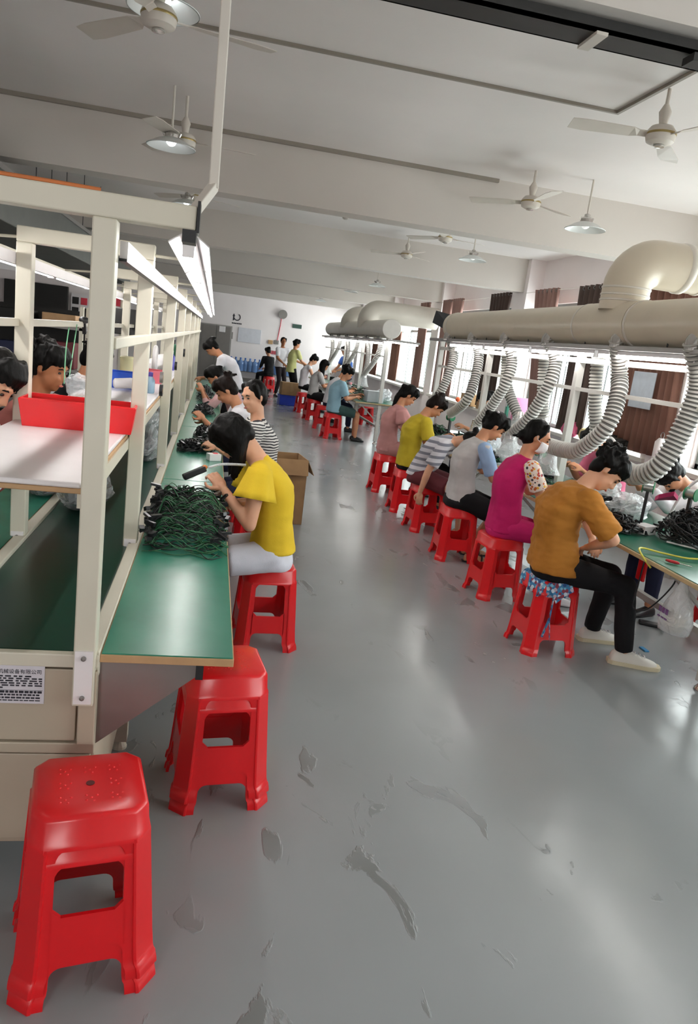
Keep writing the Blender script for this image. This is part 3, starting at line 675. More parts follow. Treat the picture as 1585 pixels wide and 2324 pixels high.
# ------------------------------------------------------------------ people
def skin_mat(name, c):
    return mat(name, c, .48, var=.05, vs=14, sss=.12, spec=.35)
M_SKIN = skin_mat('skin_warm', '#c48a68'); M_SKIN_L = skin_mat('skin_light', '#d6a284'); M_SKIN_D = skin_mat('skin_tan', '#a86e4c')
M_HAIR = mat('black_hair', '#0b0908', .5, var=.3, vs=40, bump=.25, bs=120, stretch=(1, 1, .2), spec=.12); M_HAIRB = mat('dark_brown_hair', '#170e0b', .5, var=.3, vs=40, bump=.25, bs=120, stretch=(1, 1, .2), spec=.12)
M_EYE = mat('dark_eye', '#1a100c', .2); M_EYEW = mat('eye_white', '#d8d0c8', .3); M_LIP = mat('lips', '#a8564c', .4)
def cloth(name, c, var=.08, rough=.8): return mat(name, c, rough, var=var, vs=7, bump=.12, bs=220, spec=.25)
def remesh(mb, voxel, name, smooth=2, disp=0.0, dscale=(9, 9, 9), seed=0.0):
    me = mb.mesh(name + '_src'); o = bpy.data.objects.new('tmp', me); COL.objects.link(o)
    md = o.modifiers.new('r', 'REMESH'); md.mode = 'VOXEL'; md.voxel_size = voxel; md.adaptivity = 0
    dg = bpy.context.evaluated_depsgraph_get(); dg.update()
    out = bpy.data.meshes.new_from_object(o.evaluated_get(dg)); out.name = name
    bpy.data.objects.remove(o); bpy.data.meshes.remove(me)
    n = len(out.vertices); co = np.empty(n * 3, np.float32); out.vertices.foreach_get('co', co); co = co.reshape(-1, 3).astype(np.float64)
    ne = len(out.edges); ed = np.empty(ne * 2, np.int32); out.edges.foreach_get('vertices', ed); ed = ed.reshape(-1, 2)
    deg = np.bincount(ed.ravel(), minlength=n).reshape(-1, 1).astype(float); deg[deg == 0] = 1
    for _ in range(smooth):
        acc = np.zeros_like(co)
        for c in range(3):
            acc[:, c] = np.bincount(ed[:, 0], co[ed[:, 1], c], n) + np.bincount(ed[:, 1], co[ed[:, 0], c], n)
        co = co * .45 + .55 * acc / deg
    if disp:
        out.vertices.foreach_set('co', co.astype(np.float32).ravel()); out.update()
        nr = np.empty(n * 3, np.float32); out.vertices.foreach_get('normal', nr); nr = nr.reshape(-1, 3)
        k = np.array([mnoise.noise(Vector((p[0] * dscale[0] + seed, p[1] * dscale[1], p[2] * dscale[2]))) + .5 * mnoise.noise(Vector((p[0] * dscale[0] * 2 + seed, p[1] * dscale[1] * 2, p[2] * dscale[2] * 2.3))) for p in co])
        co = co + nr * (k * disp).reshape(-1, 1)
    out.vertices.foreach_set('co', co.astype(np.float32).ravel()); out.update()
    return out
def sdir(deg): a = math.radians(deg); return Vector((math.sin(a), 0, math.cos(a)))
def cone(mb, a, b, ra, rb, n=12):
    a = Vector(a); b = Vector(b); d = b - a; L = d.length; d = d.normalized(); P = []; R = []
    for i in range(4):
        t = math.pi / 2 * (i + .35) / 4; P.append(a - d * ra * math.cos(t)); R.append(ra * math.sin(t))
    P += [a, b]; R += [ra, rb]
    for i in range(3, -1, -1):
        t = math.pi / 2 * (i + .35) / 4; P.append(b + d * rb * math.cos(t)); R.append(rb * math.sin(t))
    mb.tube(P, R, n)
def limb(mb, pts, rs, n=12):
    for i in range(len(pts) - 1): cone(mb, pts[i], pts[i + 1], rs[i], rs[i + 1], n)
def loft_body(mb, secs, n=20):
    """secs: (centre, forward axis, half depth, half width)"""
    R = []
    for c, f, d, w_ in secs:
        c = Vector(c); f = Vector(f).normalized(); s = Vector((0, 1, 0)); ring = []
        for k in range(n):
            a = 2 * math.pi * k / n; ca, sa = math.cos(a), math.sin(a); e = .8
            ring.append(c + f * (d * math.copysign(abs(ca) ** e, ca)) + s * (w_ * math.copysign(abs(sa) ** e, sa)))
        R.append(ring)
    mb.rings(R, True)
def ik(S, T, a, b, hint):
    S = Vector(S); T = Vector(T); d = T - S; L = min(d.length, (a + b) * .995); d = d.normalized(); T = S + d * L
    x = (a * a - b * b + L * L) / (2 * L); h = math.sqrt(max(a * a - x * x, 0)); hv = Vector(hint); hv = (hv - d * hv.dot(d)).normalized()
    return S + d * x + hv * h, T
def hand(mb, w_, d, nrm, side, curl=.6, sc=1.0, pinch=False):
    """palm and five bent fingers; d = direction of the forearm, nrm = back of the hand"""
    d = Vector(d).normalized(); nrm = Vector(nrm); nrm = (nrm - d * nrm.dot(d)).normalized(); s = d.cross(nrm) * side
    w_ = Vector(w_); pc = w_ + d * .045 * sc
    mb.ell(pc, (.05 * sc, .038 * sc, .016 * sc), 14, 8, (d, s, nrm)); cone(mb, w_ - d * .02, w_ + d * .02, .022 * sc, .024 * sc, 10)
    for i, (off, L, r) in enumerate(((.028, .068, .0085), (.0095, .076, .0088), (-.0095, .071, .0085), (-.027, .056, .0075))):
        p = w_ + d * .082 * sc + s * off * sc; ang = 0; pts = [w_ + d * .055 * sc + s * off * sc * .9, p]
        for q in range(3):
            ang += curl * (.5 if q == 0 else .9); dr = d * math.cos(ang) - nrm * math.sin(ang) + s * (off * 1.2)
            p = p + dr.normalized() * L * sc * (.42, .32, .26)[q]; pts.append(p)
        limb(mb, pts, [r * sc, r * sc, r * .95 * sc, r * .9 * sc, r * .8 * sc], 8)
    t0 = w_ + d * .022 * sc + s * .026 * sc; t1 = t0 + (d * .6 + s * .7 - nrm * .25).normalized() * .038 * sc; t2 = t1 + (d * .9 + s * .2 - nrm * .45).normalized() * .03 * sc
    t3 = t2 + (d * .85 - s * .3 - nrm * .4).normalized() * .024 * sc
    limb(mb, [t0, t1, t2, t3], [.013 * sc, .0115 * sc, .0095 * sc, .008 * sc], 8)

def make_person(label, loc, rz, P, group='workers in the workshop'):
    g = P.get; near = g('near', True); vb, vh, vc = (.0085, .0045, .011) if near else (.015, .010, .018)
    t = thing('person', label, 'person', loc, rz, group); sc = g('scale', 1.0); male = g('male', False); seated = g('seated', True)
    skin = g('skin', M_SKIN); seatz = g('seat', SH) if seated else .86
    p0 = Vector((0, 0, seatz + (.095 if seated else 0.04))); l0, l1, l2 = g('lean', (2, 8, 28)); k = sc
    p1 = p0 + sdir(l0) * .16 * k; p2 = p1 + sdir(l1) * .19 * k; p3 = p2 + sdir(l2) * .155 * k
    hp = g('head', 35); hy = math.radians(g('head_yaw', 0)); ht = math.radians(g('head_tilt', 0))
    p4 = p3 + sdir((l2 + hp) / 2) * .085 * k
    up = sdir(hp); fw = Vector((math.cos(math.radians(hp)), 0, -math.sin(math.radians(hp)))); si = Vector((0, 1, 0))
    Rm = Matrix.Rotation(hy, 3, up); fw = Rm @ fw; si = Rm @ si
    Rm = Matrix.Rotation(ht, 3, fw); up = Rm @ up; si = Rm @ si
    hc = p4 + up * .095 * k; ax = (fw, si, up)
    H = lambda f, s, u: hc + (fw * f + si * s + up * u) * k
    sw = (.185 if male else .165) * k
    f2 = Vector((math.cos(math.radians(l2)), 0, -math.sin(math.radians(l2))))
    sh = {1: p3 - sdir(l2) * .035 * k + si * 0 + Vector((0, sw, 0)) + f2 * g('round', .03), -1: p3 - sdir(l2) * .035 * k - Vector((0, sw, 0)) + f2 * g('round', .03)}
    # arms
    arms = {}
    for s, key in ((1, 'hl'), (-1, 'hr')):
        T = g(key); T = Vector(T) if T else Vector((.38, s * .1, .82))
        e, wr_ = ik(sh[s], T, .265 * k, .235 * k, g('elbow', (-.25, s * .45, -1.0)) if not isinstance(g('elbow'), dict) else g('elbow')[s]); arms[s] = (sh[s], e, wr_)
    # legs
    legs = {}
    for s, key in ((1, 'fl'), (-1, 'fr')):
        hip = p0 + Vector((.02, s * .085 * k, -.02)); A = g(key)
        A = Vector(A) if A else (Vector((.44, s * .12, .085)) if seated else Vector((0.02, s * .10, .085)))
        kn, an = ik(hip, A, .42 * k, .41 * k, (1, 0, .9) if seated else (1, 0, 0)); legs[s] = (hip, kn, an)
    # -- body (skin)
    B = MB()
    B.ell(H(-.012, 0, .022), (.092 * k, .075 * k, .096 * k), 20, 14, ax); B.ell(H(.022, 0, -.045), (.064 * k, .058 * k, .072 * k), 16, 12, ax); B.ell(H(.052, 0, -.092), (.026 * k, .03 * k, .02 * k), 10, 8, ax)
    B.ell(H(.064, .028, -.03), (.02 * k, .022 * k, .024 * k), 10, 8, ax); B.ell(H(.064, -.028, -.03), (.02 * k, .022 * k, .024 * k), 10, 8, ax)
    cone(B, H(.078, 0, .012), H(.098, 0, -.026), .009 * k, .0125 * k, 8); B.ell(H(.09, 0, -.032), (.013 * k, .018 * k, .011 * k), 8, 6, ax)
    B.ell(H(.078, 0, .03), (.014 * k, .05 * k, .012 * k), 10, 6, ax); B.ell(H(.082, 0, -.064), (.013 * k, .022 * k, .010 * k), 8, 6, ax)
    for s in (1, -1): B.ell(H(-.006, s * .077, -.008), (.019 * k, .009 * k, .031 * k), 10, 8, ax)
    limb(B, [p3 - sdir(l2) * .06, p3 + sdir(l2) * .0, H(-.022, 0, -.06)], [.07 * k, .056 * k, .05 * k])
    for s in (1, -1):
        a, e, w2 = arms[s]; limb(B, [p3 - sdir(l2) * .03, a], [.06 * k, .05 * k]); m1 = a.lerp(e, .45); m2 = e.lerp(w2, .3)
        ra = 1.12 if male else g('armfat', 1.0)
        limb(B, [a, m1, e, m2, w2], [.048 * k * ra, .044 * k * ra, .035 * k * ra, .036 * k * ra, .024 * k])
        if g('skirtlegs', True):
            h_, kn, an = legs[s]; c1 = kn.lerp(an, .3)
            limb(B, [h_, kn, c1, an], [.078 * k, .052 * k, .052 * k, .034 * k])
    loft_body(B, [(p0, (1, 0, 0), .085 * k, .13 * k), (p1, sdir(l0 + 90), .075 * k, .115 * k), (p2, sdir(l1 + 90), .085 * k, .135 * k), (p3 - sdir(l2) * .05, sdir(l2 + 90), .06 * k, .14 * k)], 16)
    body = remesh(B, vb, 'body', 3)
    Hm = MB()
    for s in (1, -1):
        a, e, w2 = arms[s]; dd = (w2 - e).normalized(); nn = g('palm', {}).get(s, Vector((0.1, s * .55, .8)))
        hd = g('hand_dir', {}).get(s); dd = Vector(hd) if hd else dd
        hand(Hm, w2, dd, nn, -s, g('curl', .55), (1.05 if male else .95) * k)
    hm = remesh(Hm, vh, 'hands', 1)
    bm = bmesh.new(); bm.from_mesh(body); bm.from_mesh(hm); bm.to_mesh(body); bm.free(); bpy.data.meshes.remove(hm)
    bo = link('body', body, skin, t, True)
    # face
    if g('face', True):
        for s in (1, -1):
            ey = MB().ell(H(.078, s * .031, .002), (.006, .013, .0065), 10, 6, ax).build('eye', M_EYE, bo, True)
            MB().tube([H(.083, s * .014, .022), H(.084, s * .03, .027), H(.074, s * .047, .02)], [.003, .0045, .002], 6).build('eyebrow', M_HAIR, bo, True)
        if not g('mask'): MB().ell(H(.091, 0, -.066), (.006, .021, .0065), 10, 6, ax).build('lips', M_LIP, bo, True)
    if g('mask'):
        mk = MB(); rows = []
        for i in range(9):
            u = -.100 + .085 * i / 8; rr = []
            for j_ in range(11):
                a = -1.25 + 2.5 * j_ / 10; bul = .106 - .012 * abs(i - 5) / 4 - .03 * max(0, (2 - i)) / 2; rr.append(H(.004 + bul * math.cos(a), .078 * math.sin(a) * 1.0, u))
            rows.append(rr)
        vs_ = [p for r in rows for p in r]; fs = [(i * 11 + j_, i * 11 + j_ + 1, (i + 1) * 11 + j_ + 1, (i + 1) * 11 + j_) for i in range(8) for j_ in range(10)]
        me = bpy.data.meshes.new('face_mask'); me.from_pydata(vs_, [], fs); me.update(); mo = link('face_mask', me, mat('mask_white', '#e9e6e8', .8, bump=.3, bs=60), t, True); so = mo.modifiers.new('s', 'SOLIDIFY'); so.thickness = .003
        for s in (1, -1): MB().tube([H(.03, s * .076, -.025), H(.0, s * .084, -.015), H(-.014, s * .083, .01)], .002, 5).build('ear_loop', mat('mask_white', '#e9e6e8', .8), mo)
    # -- shirt
    tm = g('top'); W = g('bulk', 1.0)
    if tm is not None:
        S = MB(); hem = g('hem', -.03); hw = (.172 if male else .155) * k * W; hd_ = .112 * k * W
        q0 = p0 + sdir(l0) * hem
        secs = [(q0, (1, 0, 0.0), hd_ * 1.14, hw * 1.12), (p0 + sdir(l0) * .07, sdir(l0 + 90), hd_ * 1.04, hw * 1.03), (p1, sdir(l0 + 90), hd_ * .93, hw * .93), (p1.lerp(p2, .5) - sdir(l1 + 90) * .012, sdir(l1 + 90), hd_ * .98, hw * .98), (p2 - sdir(l1 + 90) * .012, sdir(l1 + 90), hd_ * 1.03, hw * 1.06), (p3 - sdir(l2) * .07, sdir(l2 + 90), hd_ * .86, hw * 1.06), (p3 - sdir(l2) * .01, sdir(l2 + 90), .064 * k, .105 * k), (p3 + sdir(l2) * .012, sdir(l2 + 90), .058 * k, .066 * k)]
        loft_body(S, secs)
        sl = g('sleeve', .6); sf = g('sleeve_flare', 1.0)
        SS = {1: MB(), -1: MB()} if g('sleeve_mat') else {1: S, -1: S}
        for s in (1, -1):
            a, e, w2 = arms[s]; limb(S, [p3 - sdir(l2) * .05, a], [.07 * k, .062 * k])
            if sl <= 0: continue
            S2 = SS[s]
            en = a.lerp(e, min(sl, 1.0)); r0 = .064 * k * W; r1 = .058 * k * sf * W
            if sl > 1: en2 = e.lerp(w2, sl - 1); limb(S2, [a, e, en2], [r0, .05 * k * W, .042 * k * W])
            else:
                dn = (en - a).normalized(); limb(S2, [a, a.lerp(en, .5)], [r0, (r0 + r1) / 2 * 1.0]); S2.tube([a, a.lerp(en, .6), en], [r0 * .9, (r0 + r1) / 2, r1], 16)
        ds = g('fold', .006)
        link('shirt', remesh(S, vc, 'shirt', 2, ds, g('foldscale', (7, 9, 14)), RND.random() * 50), tm, t, True)
        if g('sleeve_mat'):
            for s in (1, -1): link('sleeve', remesh(SS[s], vc, 'sleeve', 1, ds * .6, (9, 9, 12), 3.0), g('sleeve_mat'), t, True)
        if g('ruffle'):
            for s in (1, -1):
                a, e, w2 = arms[s]; d_ = (e - a).normalized(); R = []; o1 = d_.orthogonal().normalized(); o2 = d_.cross(o1)
                for i in range(6):
                    u = i / 5; r_ = (.062 + .045 * u) * k; R.append([a + d_ * (-.03 + .16 * u) + (o1 * math.cos(x) + o2 * math.sin(x)) * r_ * (1 + .10 * u * math.sin(7 * x)) for x in [2 * math.pi * j_ / 28 for j_ in range(28)]])
                mb_ = MB(); mb_.rings(R, False); ro = mb_.build('ruffle_sleeve', tm, t, True); so = ro.modifiers.new('s', 'SOLIDIFY'); so.thickness = .003
    # -- trousers / skirt
    pm = g('pants')
    if pm is not None:
        S = MB(); PW = g('pantbulk', 1.0); hw = .16 * k * PW; hd_ = .118 * k * PW
        loft_body(S, [(p0 + Vector((0, 0, -.10 if seated else -.08)), (1, 0, 0), hd_ * .95, hw * .9), (p0 + Vector((0, 0, -.06)), (1, 0, 0), hd_ * 1.05, hw * 1.0), (p0, (1, 0, 0), hd_ * .92, hw * .92), (p0 + sdir(l0) * .07, sdir(l0 + 90), hd_ * .74, hw * .78)])
        pl_ = g('pantlen', 1.95)
        for s in (1, -1):
            h_, kn, an = legs[s]; rk = (.064 if pl_ > 1 else .078) * k * PW
            if pl_ <= 1: en = h_.lerp(kn, pl_); limb(S, [h_, h_.lerp(en, .6)], [.094 * k * PW, .088 * k * PW]); S.tube([h_, h_.lerp(en, .5), en], [.09 * k * PW, .088 * k * PW, .084 * k * PW], 16)
            else: en = kn.lerp(an, pl_ - 1); limb(S, [h_, kn], [.092 * k * PW, rk]); limb(S, [kn, kn.lerp(en, .5)], [rk, .06 * k * PW]); S.tube([kn.lerp(en, .3), kn.lerp(en, .8), en], [rk * .97, .056 * k * PW, .052 * k * PW], 14)
        if g('skirt'):
            k1, k2 = legs[1][1], legs[-1][1]; S.rings([[p0 + Vector((.0, .15 * math.sin(a) * k, -.02 + .09 * math.cos(a))) for a in [2 * math.pi * i / 16 for i in range(16)]], [(k1 + k2) / 2 + Vector((-.08, .17 * math.sin(a) * k, -.03 + .075 * math.cos(a))) for a in [2 * math.pi * i / 16 for i in range(16)]]], True)
        link(g('pantname', 'trousers'), remesh(S, vc * 1.1, 'trousers', 2, g('pfold', .004), (9, 9, 9), 7.0), pm, t, True)
    # -- shoes
    shm = g('shoe'); ks = g('shoescale', 1.0)
    for s in (1, -1):
        h_, kn, an = legs[s]; fd = Vector((1, s * .12, 0)).normalized(); fs_ = Vector((0, 0, 1)).cross(fd); gz = an.z - .085
        S = MB(); R = []
        for (x, w2, hz, b_) in ((-.065, .022, .05, .0), (-.05, .032, .075, 0), (-.01, .034, .085, 0), (.05, .036, .07, 0), (.10, .042, .052, 0), (.15, .038, .042, .0), (.178, .02, .03, .006)):
            R.append([Vector((an.x, an.y, gz)) + fd * x * k * ks + fs_ * (w2 * k * ks * cx) + Vector((0, 0, b_ + (hz * ks - b_) * cz)) for cx, cz in ((-1, .0), (1, .0), (1.06, .3), (.9, .7), (.45, 1), (-.45, 1), (-.9, .7), (-1.06, .3))])
        S.rings(R, True)
        if shm is not None:
            so = S.build('shoe', shm, t, smooth=True); md = so.modifiers.new('s', 'SUBSURF'); md.levels = 1; md.render_levels = 1
            if g('sole'):
                R2 = [[Vector((an.x, an.y, gz)) + fd * x * 1.04 * k * ks + fs_ * (w2 * 1.08 * k * ks * cx) + Vector((0, 0, z_)) for cx, z_ in ((-1, 0), (1, 0), (1, .024), (-1, .024))] for x, w2 in ((-.07, .02), (-.05, .035), (0, .036), (.06, .04), (.12, .045), (.17, .034), (.185, .018))]
                MB().rings(R2, True).build('sole', g('sole'), so)
                for q_ in range(4):
                    x = (.03 + .025 * q_) * k * ks; zz = (.078 - .0065 * q_) * ks
                    MB().tube([Vector((an.x, an.y, gz)) + fd * x + fs_ * (.022 * c_) + Vector((0, 0, zz + .004 - .006 * c_ * c_)) for c_ in (-1, -.5, 0, .5, 1)], .0035, 5).build('lace', M_WHITE, so)
        else:
            so = S.build('foot', skin, t, smooth=True); md = so.modifiers.new('s', 'SUBSURF'); md.levels = 1; md.render_levels = 1
            R2 = [[Vector((an.x, an.y, gz)) + fd * x * 1.05 * k + fs_ * (w2 * 1.1 * k * cx) + Vector((0, 0, z_)) for cx, z_ in ((-1, -.004), (1, -.004), (1, .012), (-1, .012))] for x, w2 in ((-.075, .02), (-.05, .035), (0, .036), (.06, .04), (.12, .045), (.17, .034), (.185, .018))]
            sd = MB().rings(R2, True).build('sandal', M_BLACK, t)
            MB().tube([Vector((an.x, an.y, gz)) + fd * .09 * k + fs_ * .045 * c_ + Vector((0, 0, .06 * math.sqrt(max(0, 1 - c_ * c_)) + .01)) for c_ in (-1, -.7, -.3, 0, .3, .7, 1)], .008, 6).build('strap', M_BLACK, sd)
    # -- hair
    st = g('hair', 'bun'); hmz = g('hairmat', M_HAIR); S = MB()
    S.ell(H(-.024, 0, .036), (.092 * k, .086 * k, .096 * k), 20, 14, ax)
    if not male: S.ell(H(-.05, 0, -.005), (.062 * k, .078 * k, .085 * k), 16, 12, ax)
    else: S.ell(H(-.05, 0, .0), (.052 * k, .074 * k, .075 * k), 16, 12, ax)
    if g('fringe', True):
        for j_ in range(9):
            a = -1.1 + 2.2 * j_ / 8; dn = g('fringelen', .045) * RND.uniform(.7, 1.15)
            limb(S, [H(.04 * math.cos(a), .055 * math.sin(a), .118), H(.08 * math.cos(a), .078 * math.sin(a), .085), H(.088 * math.cos(a) + .0, .082 * math.sin(a), .085 - dn)], [.018 * k, .016 * k, .007 * k], 8)
    for s in (1, -1):
        limb(S, [H(.02, s * .068, .09), H(.018, s * .08, .04), H(.01, s * .08, -.015)], [.022 * k, .015 * k, .006 * k], 8)
    if st == 'bun':
        bp = g('bunpos', (-.105, .0, .075)); S.ell(H(*bp), (.04 * k, .046 * k, .042 * k), 14, 10, ax)
        for j_ in range(10):
            a = RND.uniform(0, 6.28); q = Vector(bp); limb(S, [H(*bp), H(bp[0] - .02 + .045 * math.cos(a), bp[1] + .045 * math.sin(a), bp[2] + .045 * math.sin(a + 1))], [.02 * k, .007 * k], 6)
    if st == 'mess':
        for j_ in range(46):
            a = RND.uniform(0, 6.28); b_ = RND.uniform(-.3, 1.4); q = (-.02 + .085 * math.cos(a) * math.cos(b_) - .025, .085 * math.sin(a) * math.cos(b_), .04 + .085 * math.sin(b_))
            d_ = Vector((math.cos(a + 1.2) * .03 - .02, math.sin(a + 1.2) * .03, RND.uniform(.0, .035))); limb(S, [H(*q), H(q[0] + d_.x * .5, q[1] + d_.y * .5, q[2] + d_.z), H(q[0] + d_.x, q[1] + d_.y, q[2] + d_.z * .6)], [.022 * k, .014 * k, .005 * k], 6)
    if st == 'pony':
        limb(S, [H(-.10, 0, .05), H(-.13, 0, .03)], [.025 * k, .03 * k]); pd = g('ponydir', (-.05, 0, -1)); pdv = Vector(pd).normalized(); a0 = H(-.13, 0, .03)
        for j_ in range(14):
            o_ = Vector((RND.uniform(-.02, .02), RND.uniform(-.025, .025), 0)); L_ = g('ponylen', .26) * RND.uniform(.75, 1.05); limb(S, [a0 + o_ * .3, a0 + o_ + pdv * L_ * .5 + Vector((-.012, 0, 0)), a0 + o_ * .8 + pdv * L_], [.016 * k, .016 * k, .005 * k], 6)
    if st == 'long':
        for j_ in range(70):
            a = math.radians(RND.uniform(48, 312)); ra = RND.uniform(.9, 1.06); L_ = g('hairlen', .22) * RND.uniform(.8, 1.1)
            r1 = H(.075 * math.cos(a) * ra - .02, .078 * math.sin(a) * ra, .06); r0 = H(.03 * math.cos(a) - .02, .035 * math.sin(a), .12)
            e1 = r1 + up * -.08 + Vector((0, 0, -.02)); e2 = e1 + Vector((RND.uniform(-.01, .012), RND.uniform(-.012, .012), -L_))
            limb(S, [r0, r1, e1, e2], [.014 * k, .016 * k, .015 * k, .005 * k], 6)
    link('hair', remesh(S, vb * (.8 if near else .95), 'hair', 1, .0035, (40, 40, 16), 3.0), hmz, t, True)
    if g('bob_clip'): MB().ell(H(*g('bob_clip')), (.012, .02, .01), 8, 6, ax).build('hair_clip', mat('clip_pale', '#d8d0d4', .3), t)
    return t, dict(arms=arms, legs=legs, p0=p0, p3=p3, H=H, ax=ax)
# ------------------------------------------------------------------ who sits where
def stripes(name, base, ink, freq, dist=1.5, vert=False):
    m = mat(name, base, .8); nt = m.node_tree; b = bsdf(m); tc = nt.nodes.new('ShaderNodeTexCoord'); wv = nt.nodes.new('ShaderNodeTexWave'); wv.bands_direction = 'Y' if vert else 'Z'
    wv.inputs['Scale'].default_value = freq; wv.inputs['Distortion'].default_value = dist; wv.inputs['Detail'].default_value = 1; r = nt.nodes.new('ShaderNodeValToRGB'); r.color_ramp.interpolation = 'CONSTANT'
    r.color_ramp.elements[0].color = (*hexc(base), 1); r.color_ramp.elements[1].color = (*hexc(ink), 1); r.color_ramp.elements[1].position = .62
    nt.links.new(tc.outputs['Object'], wv.inputs['Vector']); nt.links.new(wv.outputs['Fac'], r.inputs[0]); nt.links.new(r.outputs[0], b.inputs['Base Color']); return m
def spots(name, base, cols, scale, th=.45):
    m = mat(name, base, .8); nt = m.node_tree; b = bsdf(m); tc = nt.nodes.new('ShaderNodeTexCoord'); v = nt.nodes.new('ShaderNodeTexVoronoi'); v.inputs['Scale'].default_value = scale
    r = nt.nodes.new('ShaderNodeValToRGB'); r.color_ramp.interpolation = 'CONSTANT'; r.color_ramp.elements[0].position = 0; r.color_ramp.elements[0].color = (1, 1, 1, 1); r.color_ramp.elements[1].position = th; r.color_ramp.elements[1].color = (0, 0, 0, 1)
    sx = nt.nodes.new('ShaderNodeSeparateColor'); cr = nt.nodes.new('ShaderNodeValToRGB'); cr.color_ramp.interpolation = 'CONSTANT'
    while len(cr.color_ramp.elements) < len(cols): cr.color_ramp.elements.new(.5)
    for i, c in enumerate(cols): cr.color_ramp.elements[i].position = i / len(cols); cr.color_ramp.elements[i].color = (*hexc(c), 1)
    nt.links.new(tc.outputs['Object'], v.inputs['Vector']); nt.links.new(v.outputs['Color'], sx.inputs[0]); nt.links.new(sx.outputs[0], cr.inputs[0]); nt.links.new(v.outputs['Distance'], r.inputs[0])
    mx = nt.nodes.new('ShaderNodeMix'); mx.data_type = 'RGBA'; mx.inputs[6].default_value = (*hexc(base), 1); nt.links.new(r.outputs[0], mx.inputs[0]); nt.links.new(cr.outputs[0], mx.inputs[7]); nt.links.new(mx.outputs[2], b.inputs['Base Color']); return m
M_BLACKC = cloth('black_cloth', '#141316'); M_NAVY = cloth('navy_cloth', '#1c2038'); M_WHITEC = cloth('white_cloth', '#dedbe0'); M_DENIM = cloth('white_denim', '#dcdde8')
M_MUST = cloth('mustard_cloth', '#a96f2a'); M_MAG = cloth('magenta_cloth', '#b81a5e'); M_MAGP = cloth('magenta_knit', '#bd2064'); M_FLOR = spots('floral_cloth', '#e0cfc4', ['#b0343c', '#d9a53a', '#2b2b33', '#c0602e'], 42, .42)
M_GREYC = cloth('grey_cloth', '#b9b5b4'); M_BLUEC = cloth('blue_cloth', '#8fa6c6'); M_YELD = cloth('yellow_cloth', '#b8a22a'); M_YELB = cloth('bright_yellow_cloth', '#dfbc30'); M_PINK = cloth('dusty_pink_cloth', '#b98583')
M_SNEAK = mat('sneaker_white', '#d9d4cc', .6, bump=.2, bs=40); M_SOLE = mat('sneaker_sole', '#cfc3a6', .6); M_LBLUE = cloth('light_blue_cloth', '#8fb0bf'); M_DGREEN = cloth('dark_green_cloth', '#3a5250'); M_MAROON = cloth('maroon_cloth', '#94564f')
RGT, LFT = 0.0, math.pi
G1, G2, G3 = 'workers seated along the near soldering bench', 'workers at the belt line', 'workers at the far bench'
# near bench, aisle side (they face the windows)
make_person('person in a mustard orange T-shirt and black trousers, back to the aisle', (2.16, 4.03, 0), D2R(-12), dict(lean=(-7, 3, 38), head=52, head_yaw=-20, hair='mess', top=M_MUST, sleeve=.92, sleeve_flare=1.12, bulk=1.2, armfat=1.15, elbow={1: (.6, .6, -.6), -1: (.7, -.55, -.55)}, pants=M_BLACKC, shoe=M_SNEAK, sole=M_SOLE, hem=-.05, hl=(.24, .08, .72), hr=(.19, -.03, .69), fl=(.40, .22, .085), fr=(.50, -.12, .085), fold=.011, foldscale=(9, 12, 22), pantlen=2.0, shoescale=1.2, pantbulk=1.05, skin=M_SKIN_L), G1)
make_person('person in a magenta top with floral sleeves wearing a white face mask', (2.22, 5.0, 0), D2R(-6), dict(lean=(-2, 4, 26), head=20, head_yaw=-12, hair='bun', bunpos=(-.10, 0, -.03), fringe=False, top=M_MAG, sleeve_mat=M_FLOR, sleeve=.62, sleeve_flare=1.15, pants=M_MAGP, mask=True, hem=-.06, hl=(.42, .10, .86), hr=(.40, -.06, .84), skin=M_SKIN, pantlen=1.6, shoe=M_WHITEC), G1)
make_person('person in a grey shirt with pale blue sleeves and black shorts', (2.19, 5.93, 0), D2R(-4), dict(lean=(-2, 6, 32), head=42, hair='pony', ponylen=.16, ponydir=(-.1, 0, -1), top=M_GREYC, sleeve_mat=M_BLUEC, sleeve=.85, sleeve_flare=1.1, pants=M_BLACKC, pantlen=.8, pantname='shorts', pantbulk=1.1, hem=-.05, hl=(.42, .08, .84), hr=(.40, -.05, .82), fl=(.2, .14, .085), fr=(.16, -.10, .085), skin=M_SKIN, bob_clip=(-.09, -.04, .09)), G1)
make_person('person bent far down over their knees in a pale striped off-shoulder top', (2.12, 6.92, 0), D2R(-48), dict(lean=(18, 42, 64), head=88, hair='pony', ponylen=.12, ponydir=(.4, 0, -1), top=stripes('grey_stripe_cloth', '#cfccd2', '#7d7d88', 5, .4), sleeve=.8, sleeve_flare=1.25, pants=mat('maroon_skirt', '#5b1d26', .8), pantlen=.85, skirt=True, pantname='skirt', hem=-.02, hl=(.42, .10, .62), hr=(.16, -.24, .42), elbow={1: (0, .5, -1), -1: (-.2, -.8, -.4)}, hand_dir={-1: (.05, 0, -1)}, face=False, skin=M_SKIN_L), G1)
make_person('person in a plain yellow T-shirt with a hair bun', (2.18, 7.68, 0), D2R(-4), dict(lean=(0, 6, 30), head=48, hair='bun', bunpos=(-.06, 0, .115), hairmat=M_HAIRB, top=M_YELD, sleeve=.7, sleeve_flare=1.15, pants=M_BLACKC, hem=-.05, bulk=1.05, hl=(.38, .06, .86), hr=(.34, -.08, .84), shoe=M_BLACK), G1)
